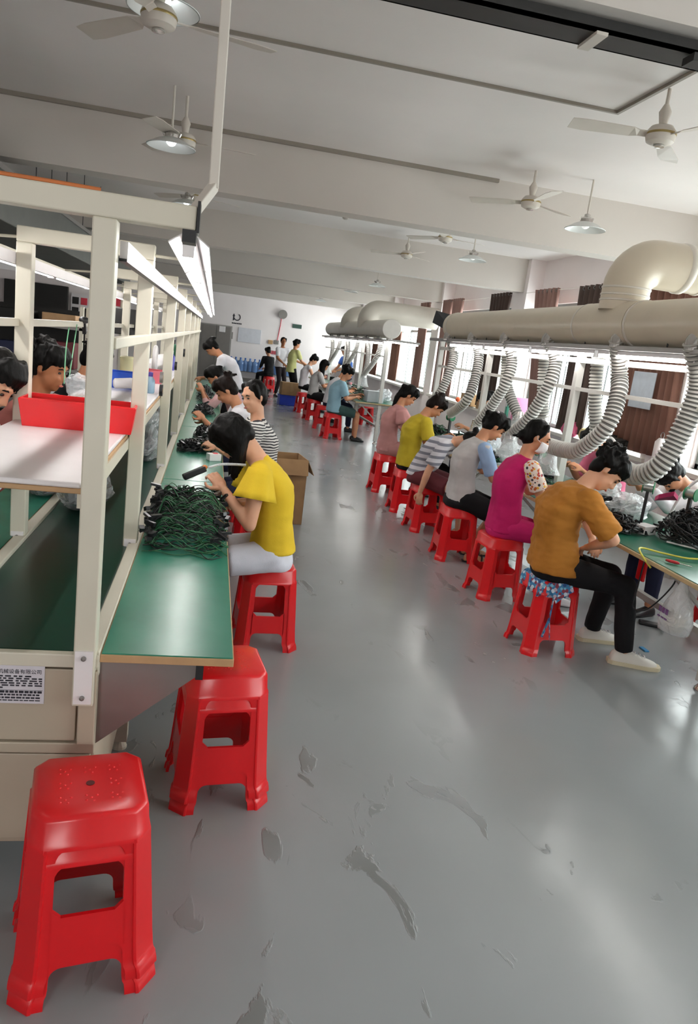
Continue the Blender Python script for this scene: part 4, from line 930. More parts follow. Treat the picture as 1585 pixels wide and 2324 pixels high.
make_person('person in a dusty pink ruffled dress with a ponytail', (2.18, 8.72, 0), D2R(-4), dict(lean=(0, 6, 24), head=40, hair='pony', ponylen=.3, ponydir=(-.35, 0, -1), top=M_PINK, sleeve=.75, sleeve_flare=1.35, ruffle=True, pants=M_PINK, skirt=True, pantlen=.8, pantname='dress_skirt', hem=-.06, hl=(.38, .06, .86), hr=(.36, -.05, .84), shoe=M_BLACK), G1)
# near bench, window side
make_person('person with a hair bun in a pale blue shirt across the near bench end', (3.75, 9.3, 0), D2R(172), dict(near=False, lean=(0, 8, 25), head=25, hair='bun', bunpos=(-.11, 0, .06), top=cloth('pale_blue_shirt', '#c3cce6'), sleeve=.8, pants=M_NAVY, shoe=M_BLACK, hl=(.4, .1, .84), hr=(.4, -.1, .84)), G1)
make_person('person with a hair bun and pink collar across the bench behind the hoses', (3.80, 6.25, 0), D2R(185), dict(near=False, lean=(2, 14, 40), head=55, hair='bun', bunpos=(-.09, 0, .1), top=cloth('pink_shirt', '#c96a86'), sleeve=.9, pants=M_NAVY, shoe=M_BLACK, hl=(.42, .1, .86), hr=(.42, -.1, .86)), G1)
make_person('person in white reaching across the near bench behind the sagging hose', (3.78, 4.9, 0), D2R(190), dict(near=True, lean=(6, 24, 55), head=72, hair='pony', top=M_WHITEC, sleeve=1.7, pants=M_NAVY, shoe=M_BLACK, hl=(.62, .05, .98), hr=(.60, -.08, .96), elbow=(-.1, .0, -1)), G1)
# belt line, aisle side (they face left)
pL1 = make_person('person in a bright yellow ruffled top and white shorts, head bowed', (0.40, 3.88, 0), D2R(183), dict(lean=(4, 10, 30), head=58, head_yaw=6, hair='long', hairlen=.17, fringelen=.12, top=M_YELB, sleeve=.25, ruffle=True, pants=M_DENIM, pantlen=.55, pantname='shorts', hem=.0, pantbulk=1.0, hl=(.30, .11, .90), hr=(.22, -.04, .80), elbow={1: (-.15, .35, -1), -1: (-.2, -.5, -1)}, fl=(.30, .12, .085), fr=(.36, -.12, .085), skin=M_SKIN_L, curl=.75, fold=.005, palm={1: Vector((-.2, .9, .35))}), G2)
make_person('person in a black and white striped top looking towards the aisle', (0.44, 5.6, 0), D2R(183), dict(lean=(2, 6, 18), head=14, head_yaw=34, hair='bun', bunpos=(-.10, 0, .02), fringe=False, top=stripes('striped_cloth', '#dcd8d4', '#26242a', 15, 3.0), sleeve=.8, pants=M_NAVY, shoe=M_BLACK, hem=-.06, hl=(.36, .08, .84), hr=(.34, -.08, .84), skin=M_SKIN_L), G2)
make_person('person in a white T-shirt working at the belt line with hair pinned up', (0.40, 6.75, 0), D2R(180), dict(lean=(4, 14, 36), head=42, hair='bun', bunpos=(-.10, 0, .10), hairmat=M_HAIRB, top=M_WHITEC, sleeve=.6, sleeve_flare=1.15, pants=M_NAVY, shoe=M_BLACK, hem=-.05, hl=(.44, .08, .9), hr=(.42, -.06, .86), skin=M_SKIN), G2)
make_person('person in pink sleeves leaning over the belt line, third from the yellow top', (0.36, 9.2, 0), D2R(180), dict(near=False, lean=(8, 24, 44), head=45, hair='pony', ponylen=.15, top=cloth('rose_cloth', '#c9a0a0'), sleeve=1.5, pants=M_NAVY, shoe=M_BLACK, hl=(.46, .1, .95), hr=(.44, -.1, .92)), G2)
make_person('person in a white top with a dark badge standing bent at the belt line', (0.36, 11.2, 0), D2R(180), dict(near=False, seated=False, lean=(10, 34, 50), head=55, hair='bun', top=M_WHITEC, sleeve=1.6, pants=M_BLACKC, shoe=M_BLACK, hl=(.5, .1, .98), hr=(.48, -.1, .96)), G2)
# belt line, far side (they face right)
make_person('person with bowed head at the left edge of the picture', (-1.11, 3.08, 0), D2R(-6), dict(lean=(8, 18, 36), head=40, head_yaw=-12, hair='bun', bunpos=(-.1, 0, .02), top=M_WHITEC, sleeve=1.6, pants=M_NAVY, shoe=M_BLACK, seat=.70, hl=(.40, .1, 1.18), hr=(.42, -.05, 1.14), skin=M_SKIN_L), G2)
make_person('person with short hair in a maroon shirt beyond the red bin', (-1.05, 4.25, 0), D2R(-10), dict(male=True, lean=(8, 15, 27), head=16, head_yaw=-10, hair='mess', top=M_MAROON, sleeve=.9, pants=M_NAVY, shoe=M_BLACK, seat=.64, hl=(.42, .10, 1.30), hr=(.36, -.12, 1.16), skin=M_SKIN_D), G2)
make_person('person in black with tied hair next to the maroon shirt', (-1.02, 5.6, 0), D2R(-8), dict(near=True, lean=(4, 10, 28), head=28, hair='bun', bunpos=(-.08, 0, .1), top=M_BLACKC, sleeve=.9, pants=M_NAVY, shoe=M_BLACK, seat=.64, hl=(.42, .1, 1.12), hr=(.40, -.1, 1.08)), G2)
# far bench
make_person('person in a light blue shirt and dark green shorts at the far bench end', (2.24, 13.35, 0), D2R(-4), dict(near=False, male=True, lean=(-2, 8, 28), head=32, hair='mess', top=M_LBLUE, sleeve=.8, sleeve_flare=1.15, pants=M_DGREEN, pantlen=.9, pantname='shorts', shoe=M_BLACK, hem=-.07, bulk=1.1, hl=(.42, .08, .84), hr=(.38, -.06, .8)), G3)
make_person('person with short dark hair behind the light blue shirt', (2.36, 14.75, 0), D2R(-8), dict(near=False, male=True, lean=(4, 18, 38), head=38, hair='mess', top=M_WHITEC, sleeve=.8, pants=M_NAVY, shoe=M_BLACK, hl=(.42, .08, .84), hr=(.38, -.06, .8)), G3)
make_person('person with long black hair in black at the far bench', (2.22, 16.2, 0), D2R(-4), dict(near=False, lean=(0, 8, 26), head=28, hair='long', hairlen=.34, top=M_GREYC, sleeve=.8, pants=M_BLACKC, skirt=True, shoe=M_BLACK, pantbulk=1.15, hl=(.4, .08, .84), hr=(.4, -.06, .82)), G3)
make_person('person in a sleeveless white top at the far end of the far bench', (2.24, 18.3, 0), D2R(-4), dict(near=False, lean=(0, 8, 26), head=36, hair='bun', bunpos=(-.06, 0, .11), top=M_WHITEC, sleeve=0, pants=M_BLACKC, shoe=M_BLACK, seat=.52, hl=(.44, .08, .88), hr=(.42, -.06, .86), skin=M_SKIN_L), G3)
make_person('person standing in a pale yellow green shirt with their back turned', (2.12, 20.4, 0), D2R(20), dict(near=False, seated=False, lean=(2, 4, 12), head=14, hair='bun', bunpos=(-.1, 0, .02), top=cloth('pale_lime_cloth', '#cfcf8e'), sleeve=.8, pants=M_BLACKC, shoe=M_BLACK, hem=-.1, hl=(.4, .1, 1.05), hr=(.4, -.1, 1.05)), G3)
make_person('person standing in a white shirt and dark trousers down the aisle', (1.92, 21.6, 0), D2R(-60), dict(near=False, male=True, seated=False, lean=(0, 2, 6), head=2, head_yaw=-20, hair='short', fringe=False, top=M_WHITEC, sleeve=.8, pants=cloth('dark_trousers', '#2a2226'), shoe=M_BLACK, hem=-.04, skin=M_SKIN_D, hl=(.3, .06, 1.0), hr=(.28, -.1, .98)), G3)
make_person('person in a blue apron across the far bench', (3.55, 19.6, 0), D2R(200), dict(near=False, seated=False, lean=(4, 8, 16), head=30, hair='bun', top=cloth('blue_apron', '#4467b0'), sleeve=.7, pants=M_NAVY, shoe=M_BLACK, hl=(.4, .1, 1.02), hr=(.4, -.1, 1.0)), G3)
make_person('person in black seated far down the aisle with their back turned', (1.72, 23.2, 0), D2R(120), dict(near=False, lean=(0, 6, 22), head=25, hair='bun', top=M_BLACKC, sleeve=1.6, pants=M_BLACKC, shoe=M_BLACK, hl=(.35, .1, .7), hr=(.35, -.1, .7)), G3)
# ------------------------------------------------------------------ lamps and fans under the ceiling
M_SHADE = mat('enamel_shade', '#d9dcda', .35, var=.03); M_BULB = mat('bulb_glow', '#ffffff', .4, emit=(.92, .97, 1.0), estr=9.0); M_BULBO = mat('bulb_dim', '#f2f2f0', .4, emit=(1, 1, 1), estr=.4)
M_FAN = mat('fan_enamel', '#cfc7bd', .4, var=.04); M_FANR = mat('fan_rim', '#a08c5c', .35, metal=.6)
def pendant(loc, label, lit=False):
    t = thing('pendant_lamp', label, 'lamp', loc, 0, 'pendant lamps')
    MB().lathe([(.170, 0), (.172, .004), (.10, .045), (.055, .062), (.05, .062), (.096, .04), (.166, .0)], 32, cap=False).build('shade', M_SHADE, t, smooth='auto')
    MB().lathe([(.05, .06), (.052, .085), (.04, .10), (.024, .105), (.024, .125), (.012, .13)], 16).build('socket', M_CHROME, t, smooth='auto')
    MB().ell((0, 0, .038), (.034, .034, .03), 14, 10).build('bulb', M_BULB if lit else M_BULBO, t, True)
    MB().tube([(0, 0, .125), (0, 0, SLAB - loc[2])], .0085, 8).build('rod', M_PVC, t)
    for s in (1, -1): MB().tube([(s * .05, 0, .075), (s * .06, 0, .1)], .008, 6).build('clip_screw', M_CHROME, t)
    return t
pendant((3.0, 6.15, 2.9), 'shallow white pendant lamp above the near duct elbow')
pp = pendant((3.02, 9.05, 2.9), 'shallow white pendant lamp second along the window side')
for x, y, lb in ((2.94, 11.55, 'third'), (3.04, 14.7, 'fourth'), (2.97, 17.2, 'fifth'), (3.1, 20.9, 'sixth'), (3.05, 22.8, 'seventh'), (3.05, 25.2, 'eighth')): dup(pp, (x, y, 2.9), 0, 'shallow white pendant lamp %s along the window side' % lb)
pl0 = pendant((-.41, 5.76, 2.9), 'lit white pendant lamp above the belt line, nearer one', True)
dup(pl0, (-.40, 8.31, 2.9), 0, 'lit white pendant lamp above the belt line, next one along')
pendant((-.36, 4.0, 3.12), 'white pendant lamp cut by the top edge of the picture', True)
def fan(loc, rz, label, blade=.52):
    t = thing('ceiling_fan', label, 'fan', loc, rz, 'ceiling fans')
    MB().lathe([(.02, -.05), (.045, -.05), (.075, -.035), (.082, -.01), (.08, .02), (.06, .045), (.02, .055)], 28).build('motor', M_FAN, t, smooth='auto')
    MB().lathe([(.083, -.002), (.085, .004), (.083, .010)], 28).build('rim', M_FANR, t, smooth='auto')
    MB().lathe([(.03, -.052), (.03, -.06), (.01, -.064)], 18).build('cap', M_CHROME, t, smooth='auto')
    MB().tube([(0, 0, .05), (0, 0, SLAB - loc[2])], .011, 8).lathe([(.02, .05), (.035, .12), (.014, .16)], 14).build('rod', M_FAN, t, smooth='auto')
    for k in range(3):
        a = k * 2 * math.pi / 3; c, s = math.cos(a), math.sin(a); R = []
        for r, w_ in ((.07, .018), (.13, .02), (.17, .045), (blade * .85, .062), (blade, .05)):
            R.append([(r * c - u * s, r * s + u * c, z) for u, z in ((-w_, -.012), (w_, .008), (w_, .012), (-w_, -.008))])
        MB().rings(R, True).build('blade', M_FAN, t)
    return t
fan((-.37, 3.92, 3.06), .25, 'pale ceiling fan at the top left of the picture', .56)
ff = fan((-.33, 5.95, 3.0), .1, 'pale ceiling fan beside the nearer lit pendant lamp')
for x, y, z, a, lb in ((2.5, 6.2, 3.05, .5, 'pale ceiling fan left of the pendant lamp over the duct elbow'), (2.36, 4.12, 3.06, .9, 'pale ceiling fan at the upper right edge of the picture'), (2.52, 8.65, 3.05, .2, 'pale ceiling fan above the aisle behind the first beam, window side'), (2.56, 10.6, 3.05, .7, 'pale ceiling fan farther along the window side'), (-.34, 8.6, 3.05, .4, 'pale ceiling fan above the belt line by the white power pole'), (2.5, 16.4, 3.05, .3, 'pale ceiling fan above the far bench')): dup(ff, (x, y, z), a, lb)

# ------------------------------------------------------------------ far wall fittings
M_BOARD = mat('notice_grey', '#cfcfd6', .5, var=.05, vs=9); M_SIGNR = mat('sign_red', '#d23a4c', .5); M_SIGNG = mat('sign_dark_green', '#2f4a40', .5)
tag(MB().box(.80, 1.62, YF - .03, YF, 1.36, 1.86).build('notice_board', M_BOARD, bevel=.004), 'pale grey notice board on the far wall', 'notice board')
tag(MB().box(2.72, 3.05, YF - .04, YF, 2.08, 2.22).build('exit_sign', M_SIGNG, bevel=.004), 'small dark green sign on the far wall', 'sign')
tag(MB().box(.42, .62, YF - .03, YF, 1.42, 1.66).build('wall_poster', mat('poster_grey', '#8e8884', .6, var=.3, vs=30)), 'small grey poster between door and notice board', 'poster')
tag(MB().box(.12, .34, YF - .09, YF, 1.62, 1.82).build('door_box', M_WHITE, bevel=.01), 'white switch box above the far door', 'switch box')
lg = thing('wall_emblem', 'dark round emblem painted high on the far wall', 'emblem', (.72, YF - .004, 2.2))
pts = [(.11 * math.cos(a), 0, .11 * math.sin(a)) for a in [math.radians(60 - i * 18) for i in range(13)]]
MB().tube(pts, .016, 6).build('arc', M_INK, lg); MB().box(-.14, -.10, -.004, .004, -.12, .10).box(-.17, -.07, -.004, .004, .03, .05).build('stroke', M_INK, lg); q = MB()
for k in range(6): q.box(-.17 + .06 * k, -.125 + .06 * k, -.004, .004, -.24, -.20)
q.build('caption', M_INK, lg)
rs = thing('red_sign', 'red lettered sign on the far wall left of the standing person in white', 'sign', (2.06, YF - .01, 1.12)); q = MB()
for k in range(4):
    x = -.17 + .09 * k
    q.box(x, x + .07, -.01, 0, .055, .07).box(x, x + .07, -.01, 0, -.06, -.045).box(x, x + .014, -.01, 0, -.06, .07).box(x + .056, x + .07, -.01, 0, -.06, .07).box(x + .012, x + .058, -.01, 0, 0, .014).box(x + .028, x + .042, -.01, 0, -.05, .06)
q.build('characters', M_SIGNR, rs)
tag(MB().tube([(2.3, YF - .03, 2.5), (2.28, YF - .02, 2.1), (2.22, YF - .02, 1.55)], .012, 6).build('red_cable', M_SIGNR), 'thin red cable running down the far wall', 'cable')
for x, z, m_, lb in ((1.98, 1.48, M_TAN, 'tan socket box left of the red cable'), (2.2, 1.5, M_STEEL, 'grey socket box at the foot of the red cable')): tag(MB().box(x - .08, x + .08, YF - .06, YF, z - .07, z + .07).build('socket_box', m_, bevel=.006), lb, 'socket')
wf = thing('wall_fan', 'small dark wall fan high on the far wall', 'fan', (2.32, YF - .12, 2.5)); MB().lathe([(.02, -.03), (.16, -.03), (.16, .03), (.02, .03)], 20, axis='y').build('guard', M_STEEL, wf, smooth='auto'); MB().tube([(0, 0, 0), (0, .12, .06)], .015, 6).build('bracket', M_BLACK, wf)
M_JUG = mat('blue_jug', '#6f93c8', .15, var=.1, trans=.35); M_JUGC = mat('jug_cap', '#2c5ea8', .4)
def jug(loc, label):
    t = thing('water_jug', label, 'water jug', loc, 0, 'blue water jugs along the far wall')
    MB().lathe([(.06, 0), (.13, .01), (.135, .06), (.128, .1), (.135, .14), (.128, .19), (.135, .24), (.13, .30), (.08, .36), (.035, .39), (.03, .44)], 16).build('bottle', M_JUG, t, smooth='auto'); MB().lathe([(.034, .43), (.034, .47), (.02, .475)], 12).build('cap', M_JUGC, t); return t
rk = thing('jug_rack', 'low grey rack under the blue water jugs', 'rack', (0, 0, 0)); 
MB().box(.5, 3.0, 26.7, 27.1, .32, .35).build('shelf', M_STEEL, rk)
for x in (.52, 1.7, 2.98):
    for y in (26.72, 27.08): MB().box(x - .02, x + .02, y - .02, y + .02, 0, .32).build('leg', M_STEEL, rk)
j0 = None
spx = [.62 + .17 * k for k in range(7)] + [2.05, 2.25, 2.45, 2.65]
for i, x in enumerate(spx):
    lb = 'blue water jug on the rack by the far wall, number %d from the door' % (i + 1)
    lb = 'blue water jug %s on the rack by the far wall' % ['nearest the door', 'second from the door', 'third from the door', 'fourth from the door', 'fifth from the door', 'sixth from the door', 'seventh from the door', 'first after the gap', 'second after the gap', 'third after the gap', 'last after the gap'][i]
    if j0 is None: j0 = jug((x, 26.9, .35), lb)
    else: dup(j0, (x, 26.9 + RND.uniform(-.03, .03), .35), 0, lb)

# ------------------------------------------------------------------ left background, beyond the belt line
M_DARK = mat('dark_panel', '#1b1a18', .6, var=.2); M_OLIVE = mat('dark_trunk', '#4d4f4a', .6, var=.1)
hb = thing('air_trunk', 'long dark grey box trunk hung from the ceiling beyond the belt line', 'air trunk', (0, 0, 0))
MB().box(-2.5, -1.6, 4.6, 14.5, 2.28, 2.645).build('trunk', M_OLIVE, hb, bevel=.01); MB().box(-1.62, -1.585, 4.6, 14.5, 2.62, 2.66).build('trunk_lip', M_STEEL, hb)
for y in (7.1, 7.7, 8.4, 9.4, 10.6, 12.5): MB().tube([(-1.6, y, 2.64), (-1.6, y, SLAB)], .004, 5).build('hanger', M_BLACK, hb)
pt = thing('partition', 'pale partition wall beyond the belt line', 'partition', (0, 0, 0))
MB().box(-5.5, -1.55, 12.9, 12.96, 0, 2.2).build('panel', M_WALL, pt); MB().box(-1.55, -1.48, 12.88, 12.98, 0, 2.24).build('post', M_POST, pt)
tag(MB().box(-3.32, -2.36, 12.80, 12.87, .35, 2.06).build('black_board', M_DARK, bevel=.01), 'big black board on the partition beyond the belt line', 'board')
nb = thing('photo_board', 'white board of small pinned photographs beside the black board', 'notice board', (-2.18, 12.86, 1.55)); MB().box(-.14, .14, 0, .03, -.42, .42).build('panel', M_WHITE, nb)
for r in range(5):
    for c in range(2): MB().box(-.12 + .13 * c, -.02 + .13 * c, -.006, 0, .26 - .16 * r, .37 - .16 * r).build('photograph', M_SIGNR if (r, c) in ((0, 1), (3, 1)) else M_DARK, nb)
M_CURT = mat('black_drape', '#0f0f0f', .9)
rack = thing('storage_rack', 'dark storage rack full of goods beyond the belt line', 'rack', (-2.3, 8.6, 0))
for x in (-.9, .9):
    for y in (-.2, .2): MB().box(x - .02, x + .02, y - .02, y + .02, 0, 1.75).build('upright', M_POST, rack)
for z in (.15, .6, 1.05, 1.5): MB().box(-.92, .92, -.22, .22, z, z + .03).build('shelf', M_STEEL, rack)
MB().box(-.92, .92, .20, .22, .1, 1.7).build('back_sheet', M_DARK, rack)
goods = [('black', M_DARK), ('dark red', mat('dark_red_box', '#6a2a30', .6)), ('grey', M_STEEL), ('tan', M_TAN), ('navy', mat('navy_box', '#252a4a', .6)), ('white', M_WHITE)]
for r, z in enumerate((.18, .63, 1.08, 1.53)):
    for c in range(4):
        nm, m_ = goods[(r * 2 + c * 3) % 6]; w_ = .34; h_ = RND.uniform(.16, .36) if r < 3 else .12
        o = tag(MB().box(-.17, .17, -.16, .14, 0, h_).build('goods_box', m_, bevel=.008), '%s goods box on the storage rack, %s shelf, %s' % (nm, ('bottom', 'second', 'third', 'top')[r], ('leftmost', 'second from left', 'third from left', 'rightmost')[c]), 'box', 'boxes on the storage rack'); o.location = (-2.3 - .66 + .44 * c, 8.6, z)
tag(MB().box(-3.6, -2.0, 6.1, 6.16, 0, 1.62).build('dark_screen', M_CURT), 'black cloth screen standing beyond the belt line at the left edge', 'screen').location = (-.35, 0, 0)
mo = thing('monitor', 'black monitor hung above the belt line among the posts', 'monitor', (-.82, 7.3, 1.66)); MB().box(-.19, .19, -.015, .02, -.12, .12).build('screen', M_DARK, mo, bevel=.008); MB().tube([(0, .02, 0), (0, .05, .26)], .012, 6).build('bracket', M_BLACK, mo)
tag(MB().box(-1.42, -1.16, 12.86, 12.88, 1.86, 1.99).build('red_notice', M_SIGNR), 'small red notice beyond the belt line posts', 'notice').location = (-.4, 0, 0)

# dark panel hung at the window by the far duct
hp_ = tag(MB().poly([(3.9, 13.3, 2.52), (4.35, 12.9, 2.42), (4.42, 12.9, 2.12), (4.3, 13.0, 2.1), (3.86, 13.3, 2.3)], (.05, .06, 0)).build('dark_vent_flap', M_BLACK), 'black vent flap at the end of the far branch duct', 'vent')
# ------------------------------------------------------------------ things on the benches
M_CBL = mat('black_cable', '#101012', .35, var=.2); M_GRW = mat('green_wire', '#1f5a34', .4, var=.2); M_PLUG = mat('black_plug', '#141417', .3); M_CARD = mat('cardboard', '#9b7a55', .8, var=.1, vs=10); M_TAPE = mat('parcel_tape', '#a58a66', .25)
M_FILM = film_mat('plastic_film', .38); M_FILMB = film_mat('milky_film', .62, (.78, .8, .83), .25)
def cable_pile(loc, rx, ry, h, n, label, green=.0, straight=False, plugs=30, seed=1, r=.0042):
    R = random.Random(seed); t = thing('cable_pile', label, 'cables', loc, 0, 'cable piles on the benches'); A, G = MB(), MB()
    for i in range(n):
        if straight:
            y = R.uniform(-ry, ry); z = R.uniform(.005, h) * (1 - (y / ry) ** 2 * .6); pts = [(-rx * R.uniform(.7, 1.05), y + R.uniform(-.05, .05), z * .5 + .005)] + [(x * rx, y + R.uniform(-.07, .07), max(.005, z + R.uniform(-.04, .04))) for x in (-.6, -.2, .2, .6)] + [(rx * R.uniform(.8, 1.1), y + R.uniform(-.05, .05), z * .6 + .005)]
        else:
            a0 = R.uniform(0, 6.28); k = R.uniform(.35, 1.0); cx, cy = R.uniform(-.35, .35) * rx, R.uniform(-.35, .35) * ry; pts = []
            for q in range(9):
                a = a0 + q * R.uniform(.5, .85); x, y = cx + math.cos(a) * rx * k * .62, cy + math.sin(a) * ry * k * .62; e = min(1, (x / rx) ** 2 + (y / ry) ** 2); pts.append((x, y, max(.005, R.uniform(.1, 1.0) * h * (1 - e * .85))))
        (G if R.random() < green else A).tube(spline(pts, 4), r * R.uniform(.7, 1.2), 5)
    if A.v: A.build('black_cables', M_CBL, t, True)['kind'] = 'stuff'
    if G.v: G.build('green_wires', M_GRW, t, True)['kind'] = 'stuff'
    if plugs:
        Q = MB()
        for i in range(plugs):
            a = R.uniform(0, 6.28); k = math.sqrt(R.random()); x, y = rx * .85 * k * math.cos(a), ry * .9 * k * math.sin(a)
            if straight: x = rx * R.choice((-1, 1)) * R.uniform(.75, 1.05); y = R.uniform(-ry, ry)
            z = h * (1 - k * k * .8) * R.uniform(.4, 1.05) + .01; d = Vector((R.uniform(-1, 1), R.uniform(-1, 1), R.uniform(-.3, .5))).normalized() * R.uniform(.012, .026)
            c = Vector((x, y, max(z, .014))); Q.obox(c - d, c + d, R.uniform(.012, .024), R.uniform(.010, .018))
        Q.build('plugs', M_PLUG, t)['kind'] = 'stuff'
    return t
cable_pile((-.06, 3.46, TB), .17, .46, .14, 190, 'pile of green and black cables beside the worker in yellow', .45, True, 130, 3, .0026)
cable_pile((-.10, 3.85, TB), .13, .16, .12, 30, 'tangle of thin dark cables behind the green cable pile', .3, False, 8, 23, .0025)
cable_pile((-.08, 5.75, TB), .17, .28, .09, 45, 'flat black cable pile on the belt line board under the striped top', .1, False, 40, 4)
cable_pile((0.0, 6.6, TB), .13, .42, .10, 60, 'long black cable pile before the worker in the white T-shirt', .0, False, 60, 5)
cable_pile((-.06, 8.3, TB), .15, .4, .12, 30, 'black cable pile far along the belt line', .0, False, 30, 6); cable_pile((-.06, 9.9, TB), .15, .5, .2, 30, 'tall dark cable heap at the far part of the belt line', .1, False, 30, 7)
cable_pile((2.70, 4.28, .75), .19, .24, .10, 60, 'black plug pile at the elbow of the mustard shirt', .05, False, 80, 8)
cable_pile((3.08, 4.0, .75), .25, .33, .24, 90, 'big black cable heap at the right edge of the near bench', .0, False, 70, 9)
cable_pile((2.9, 4.85, .75), .2, .2, .12, 40, 'dark cable pile beyond the mustard shirt under the hood', .1, False, 40, 10)
cable_pile((2.72, 5.5, .75), .18, .22, .10, 45, 'green wire pile before the worker in magenta', .85, False, 12, 11)
cable_pile((3.0, 6.2, .75), .22, .35, .12, 50, 'dark green and black wire pile by the straight hose', .5, False, 40, 12)
cable_pile((2.75, 6.9, .75), .2, .3, .13, 45, 'black wire pile before the bent down worker', .3, False, 40, 13)
cable_pile((2.8, 7.9, .75), .2, .3, .15, 45, 'dark wire pile before the plain yellow T-shirt', .35, False, 40, 14)
cable_pile((2.85, 8.9, .75), .2, .3, .13, 35, 'dark wire pile before the dusty pink dress', .3, False, 30, 15)
cable_pile((2.85, 13.9, .75), .2, .4, .15, 30, 'green wire pile before the light blue shirt', .7, False, 25, 16); cable_pile((3.1, 15.5, .75), .25, .6, .18, 35, 'dark wire heap on the far bench, middle part', .4, False, 40, 17); cable_pile((3.1, 17.8, .75), .25, .7, .2, 35, 'dark wire heap on the far bench, far part', .3, False, 40, 18)

def lump(loc, r, m, name, label, cat, seed=0, amp=.35, freq=6, inner=None, group='crumpled plastic bags'):
    t = thing(name, label, cat, loc, 0, group); b = MB().ell((0, 0, r[2] * .9), r, 28, 20); v = []
    for p in b.v:
        n_ = mnoise.noise(Vector(p) * freq + Vector((seed, 0, 0))) + .6 * mnoise.noise(Vector(p) * freq * 2.6 + Vector((seed, 3, 0))) + .5 * abs(mnoise.noise(Vector(p) * freq * 5 + Vector((0, seed, 0)))); f = 1 + amp * n_; q = Vector((p[0] * f, p[1] * f, max(.003, p[2] * (1 + amp * .7 * n_)))); v.append(tuple(q))
    b.v = v; o = b.build('film', m, t)
    if inner: b2 = MB().ell((0, 0, r[2] * .75), tuple(x * .72 for x in r), 16, 10); b2.build('contents', inner, t, True)
    return t
lump((-.58, 3.72, TB - .012), (.12, .2, .10), M_FILM, 'plastic_bag', 'crumpled clear plastic bag of dark parts on the belt under the shelf', 'bag', 1, .35, 9, mat('bag_dark', '#2a2836', .4))
lump((-.80, 3.9, TB), (.12, .16, .09), M_FILM, 'plastic_bag', 'crumpled clear plastic bag at the left edge under the shelf', 'bag', 5, .35, 9, M_DARK)
lump((-.42, 5.2, TB - .012), (.10, .22, .13), M_FILM, 'plastic_bag', 'crumpled clear plastic bag behind the second post of the belt line', 'bag', 9, .35, 9, mat('bag_dark', '#2a2836', .4)); lump((-.44, 5.25, TB + .17), (.10, .18, .09), M_FILM, 'plastic_bag', 'upper crumpled clear plastic bag behind the second post', 'bag', 12, .35, 9, M_DARK)
lump((-.45, 6.4, TB - .012), (.10, .25, .16), M_FILM, 'plastic_bag', 'dark clear plastic bag on the belt behind the third post', 'bag', 15, .3, 9, M_DARK)
lump((2.98, 4.62, .75), (.14, .12, .09), M_FILMB, 'plastic_bag', 'milky plastic bag heap before the mustard shirt', 'bag', 21, .35, 9); lump((2.95, 6.75, .75), (.12, .12, .12), M_FILMB, 'plastic_bag', 'milky plastic bag between the straight hose and the grey shirt', 'bag', 25, .35, 9); lump((3.1, 5.2, .75), (.12, .12, .10), M_FILMB, 'plastic_bag', 'milky plastic bag under the hose hood', 'bag', 27, .35, 9)
lump((2.95, 7.35, .75), (.11, .12, .13), M_FILMB, 'plastic_bag', 'white plastic bag beside the worker in yellow on the near bench', 'bag', 31, .3, 9); lump((3.2, 13.6, .75), (.14, .2, .12), M_FILMB, 'plastic_bag', 'white plastic bag heap on the near end of the far bench', 'bag', 33, .3, 9)
lump((-.66, 4.0, 1.252), (.07, .10, .07), M_FILM, 'plastic_bag', 'shiny clear bag held before the maroon shirt', 'bag', 41, .4, 10)
# hanging rubbish bag with print
hb2 = thing('hanging_bag', 'pale printed plastic bag hanging from the edge of the near bench', 'bag', (2.60, 3.38, .38)); b = MB()
R = []
for z, a, c in ((.0, .03, .04), (.02, .075, .095), (.08, .085, .105), (.17, .07, .085), (.24, .04, .045), (.30, .018, .02), (.34, .012, .014)): R.append([(a * math.cos(x) * (1 + .08 * math.sin(5 * x)), c * math.sin(x) * (1 + .06 * math.sin(4 * x + 1)), z) for x in [2 * math.pi * k / 20 for k in range(20)]])
b.rings(R, True); b.build('film', M_FILMB, hb2, True); MB().ell((0, 0, .07), (.06, .075, .06), 14, 10).build('contents', mat('bag_yellowish', '#b7ab7c', .7, var=.3, vs=20), hb2, True)
q = MB(); 
for k in range(3): q.box(-.088, -.084, -.04 + .03 * k, -.02 + .03 * k, .12, .15).box(-.088, -.084, -.04 + .03 * k, -.02 + .03 * k, .09, .098)
q.build('print', mat('bag_print', '#6d4a7c', .6), hb2)['kind'] = 'stuff'
# solder spools on stands
M_SPG = mat('spool_green', '#1c7a4e', .35); M_SPS = mat('solder_silver', '#b8bcba', .3, metal=.8)
def spool(loc, rz, label):
    t = thing('solder_stand', label, 'solder stand', loc, rz, 'solder stands on the near bench'); MB().box(-.05, .05, -.04, .04, 0, .02).obox((0, 0, .02), (0, 0, .27), .02, .03).build('stand', M_BLACK, t, bevel=.003)
    MB().lathe([(.02, -.03), (.03, -.03), (.03, .03), (.02, .03)], 20, (0, 0, .28), 'y').build('solder', M_SPS, t, smooth='auto')
    for y in (-.034, .034): MB().lathe([(.008, -.003), (.042, -.003), (.042, .003), (.008, .003)], 24, (0, y, .28), 'y').build('flange', M_SPG, t, smooth='auto')
    return t
s0 = spool((3.02, 4.05, .78), .5, 'green solder spool on a stand at the right edge of the near bench'); dup(s0, (2.92, 4.36, .72 + .03), .9, 'green solder spool on a stand behind the white box'); dup(s0, (2.78, 5.75, .75), .6, 'green solder spool beside the masked worker'); dup(s0, (2.8, 8.3, .75), .4, 'green solder spool before the plain yellow T-shirt')
bx = tag(MB().cbox((0, 0, .03), (.13, .10, .06)).build('white_box', M_WHITE, bevel=.004), 'small white box on the near bench between two cable heaps', 'box'); bx.location = (2.84, 4.19, .75); bx.rotation_euler = (0, 0, .4)
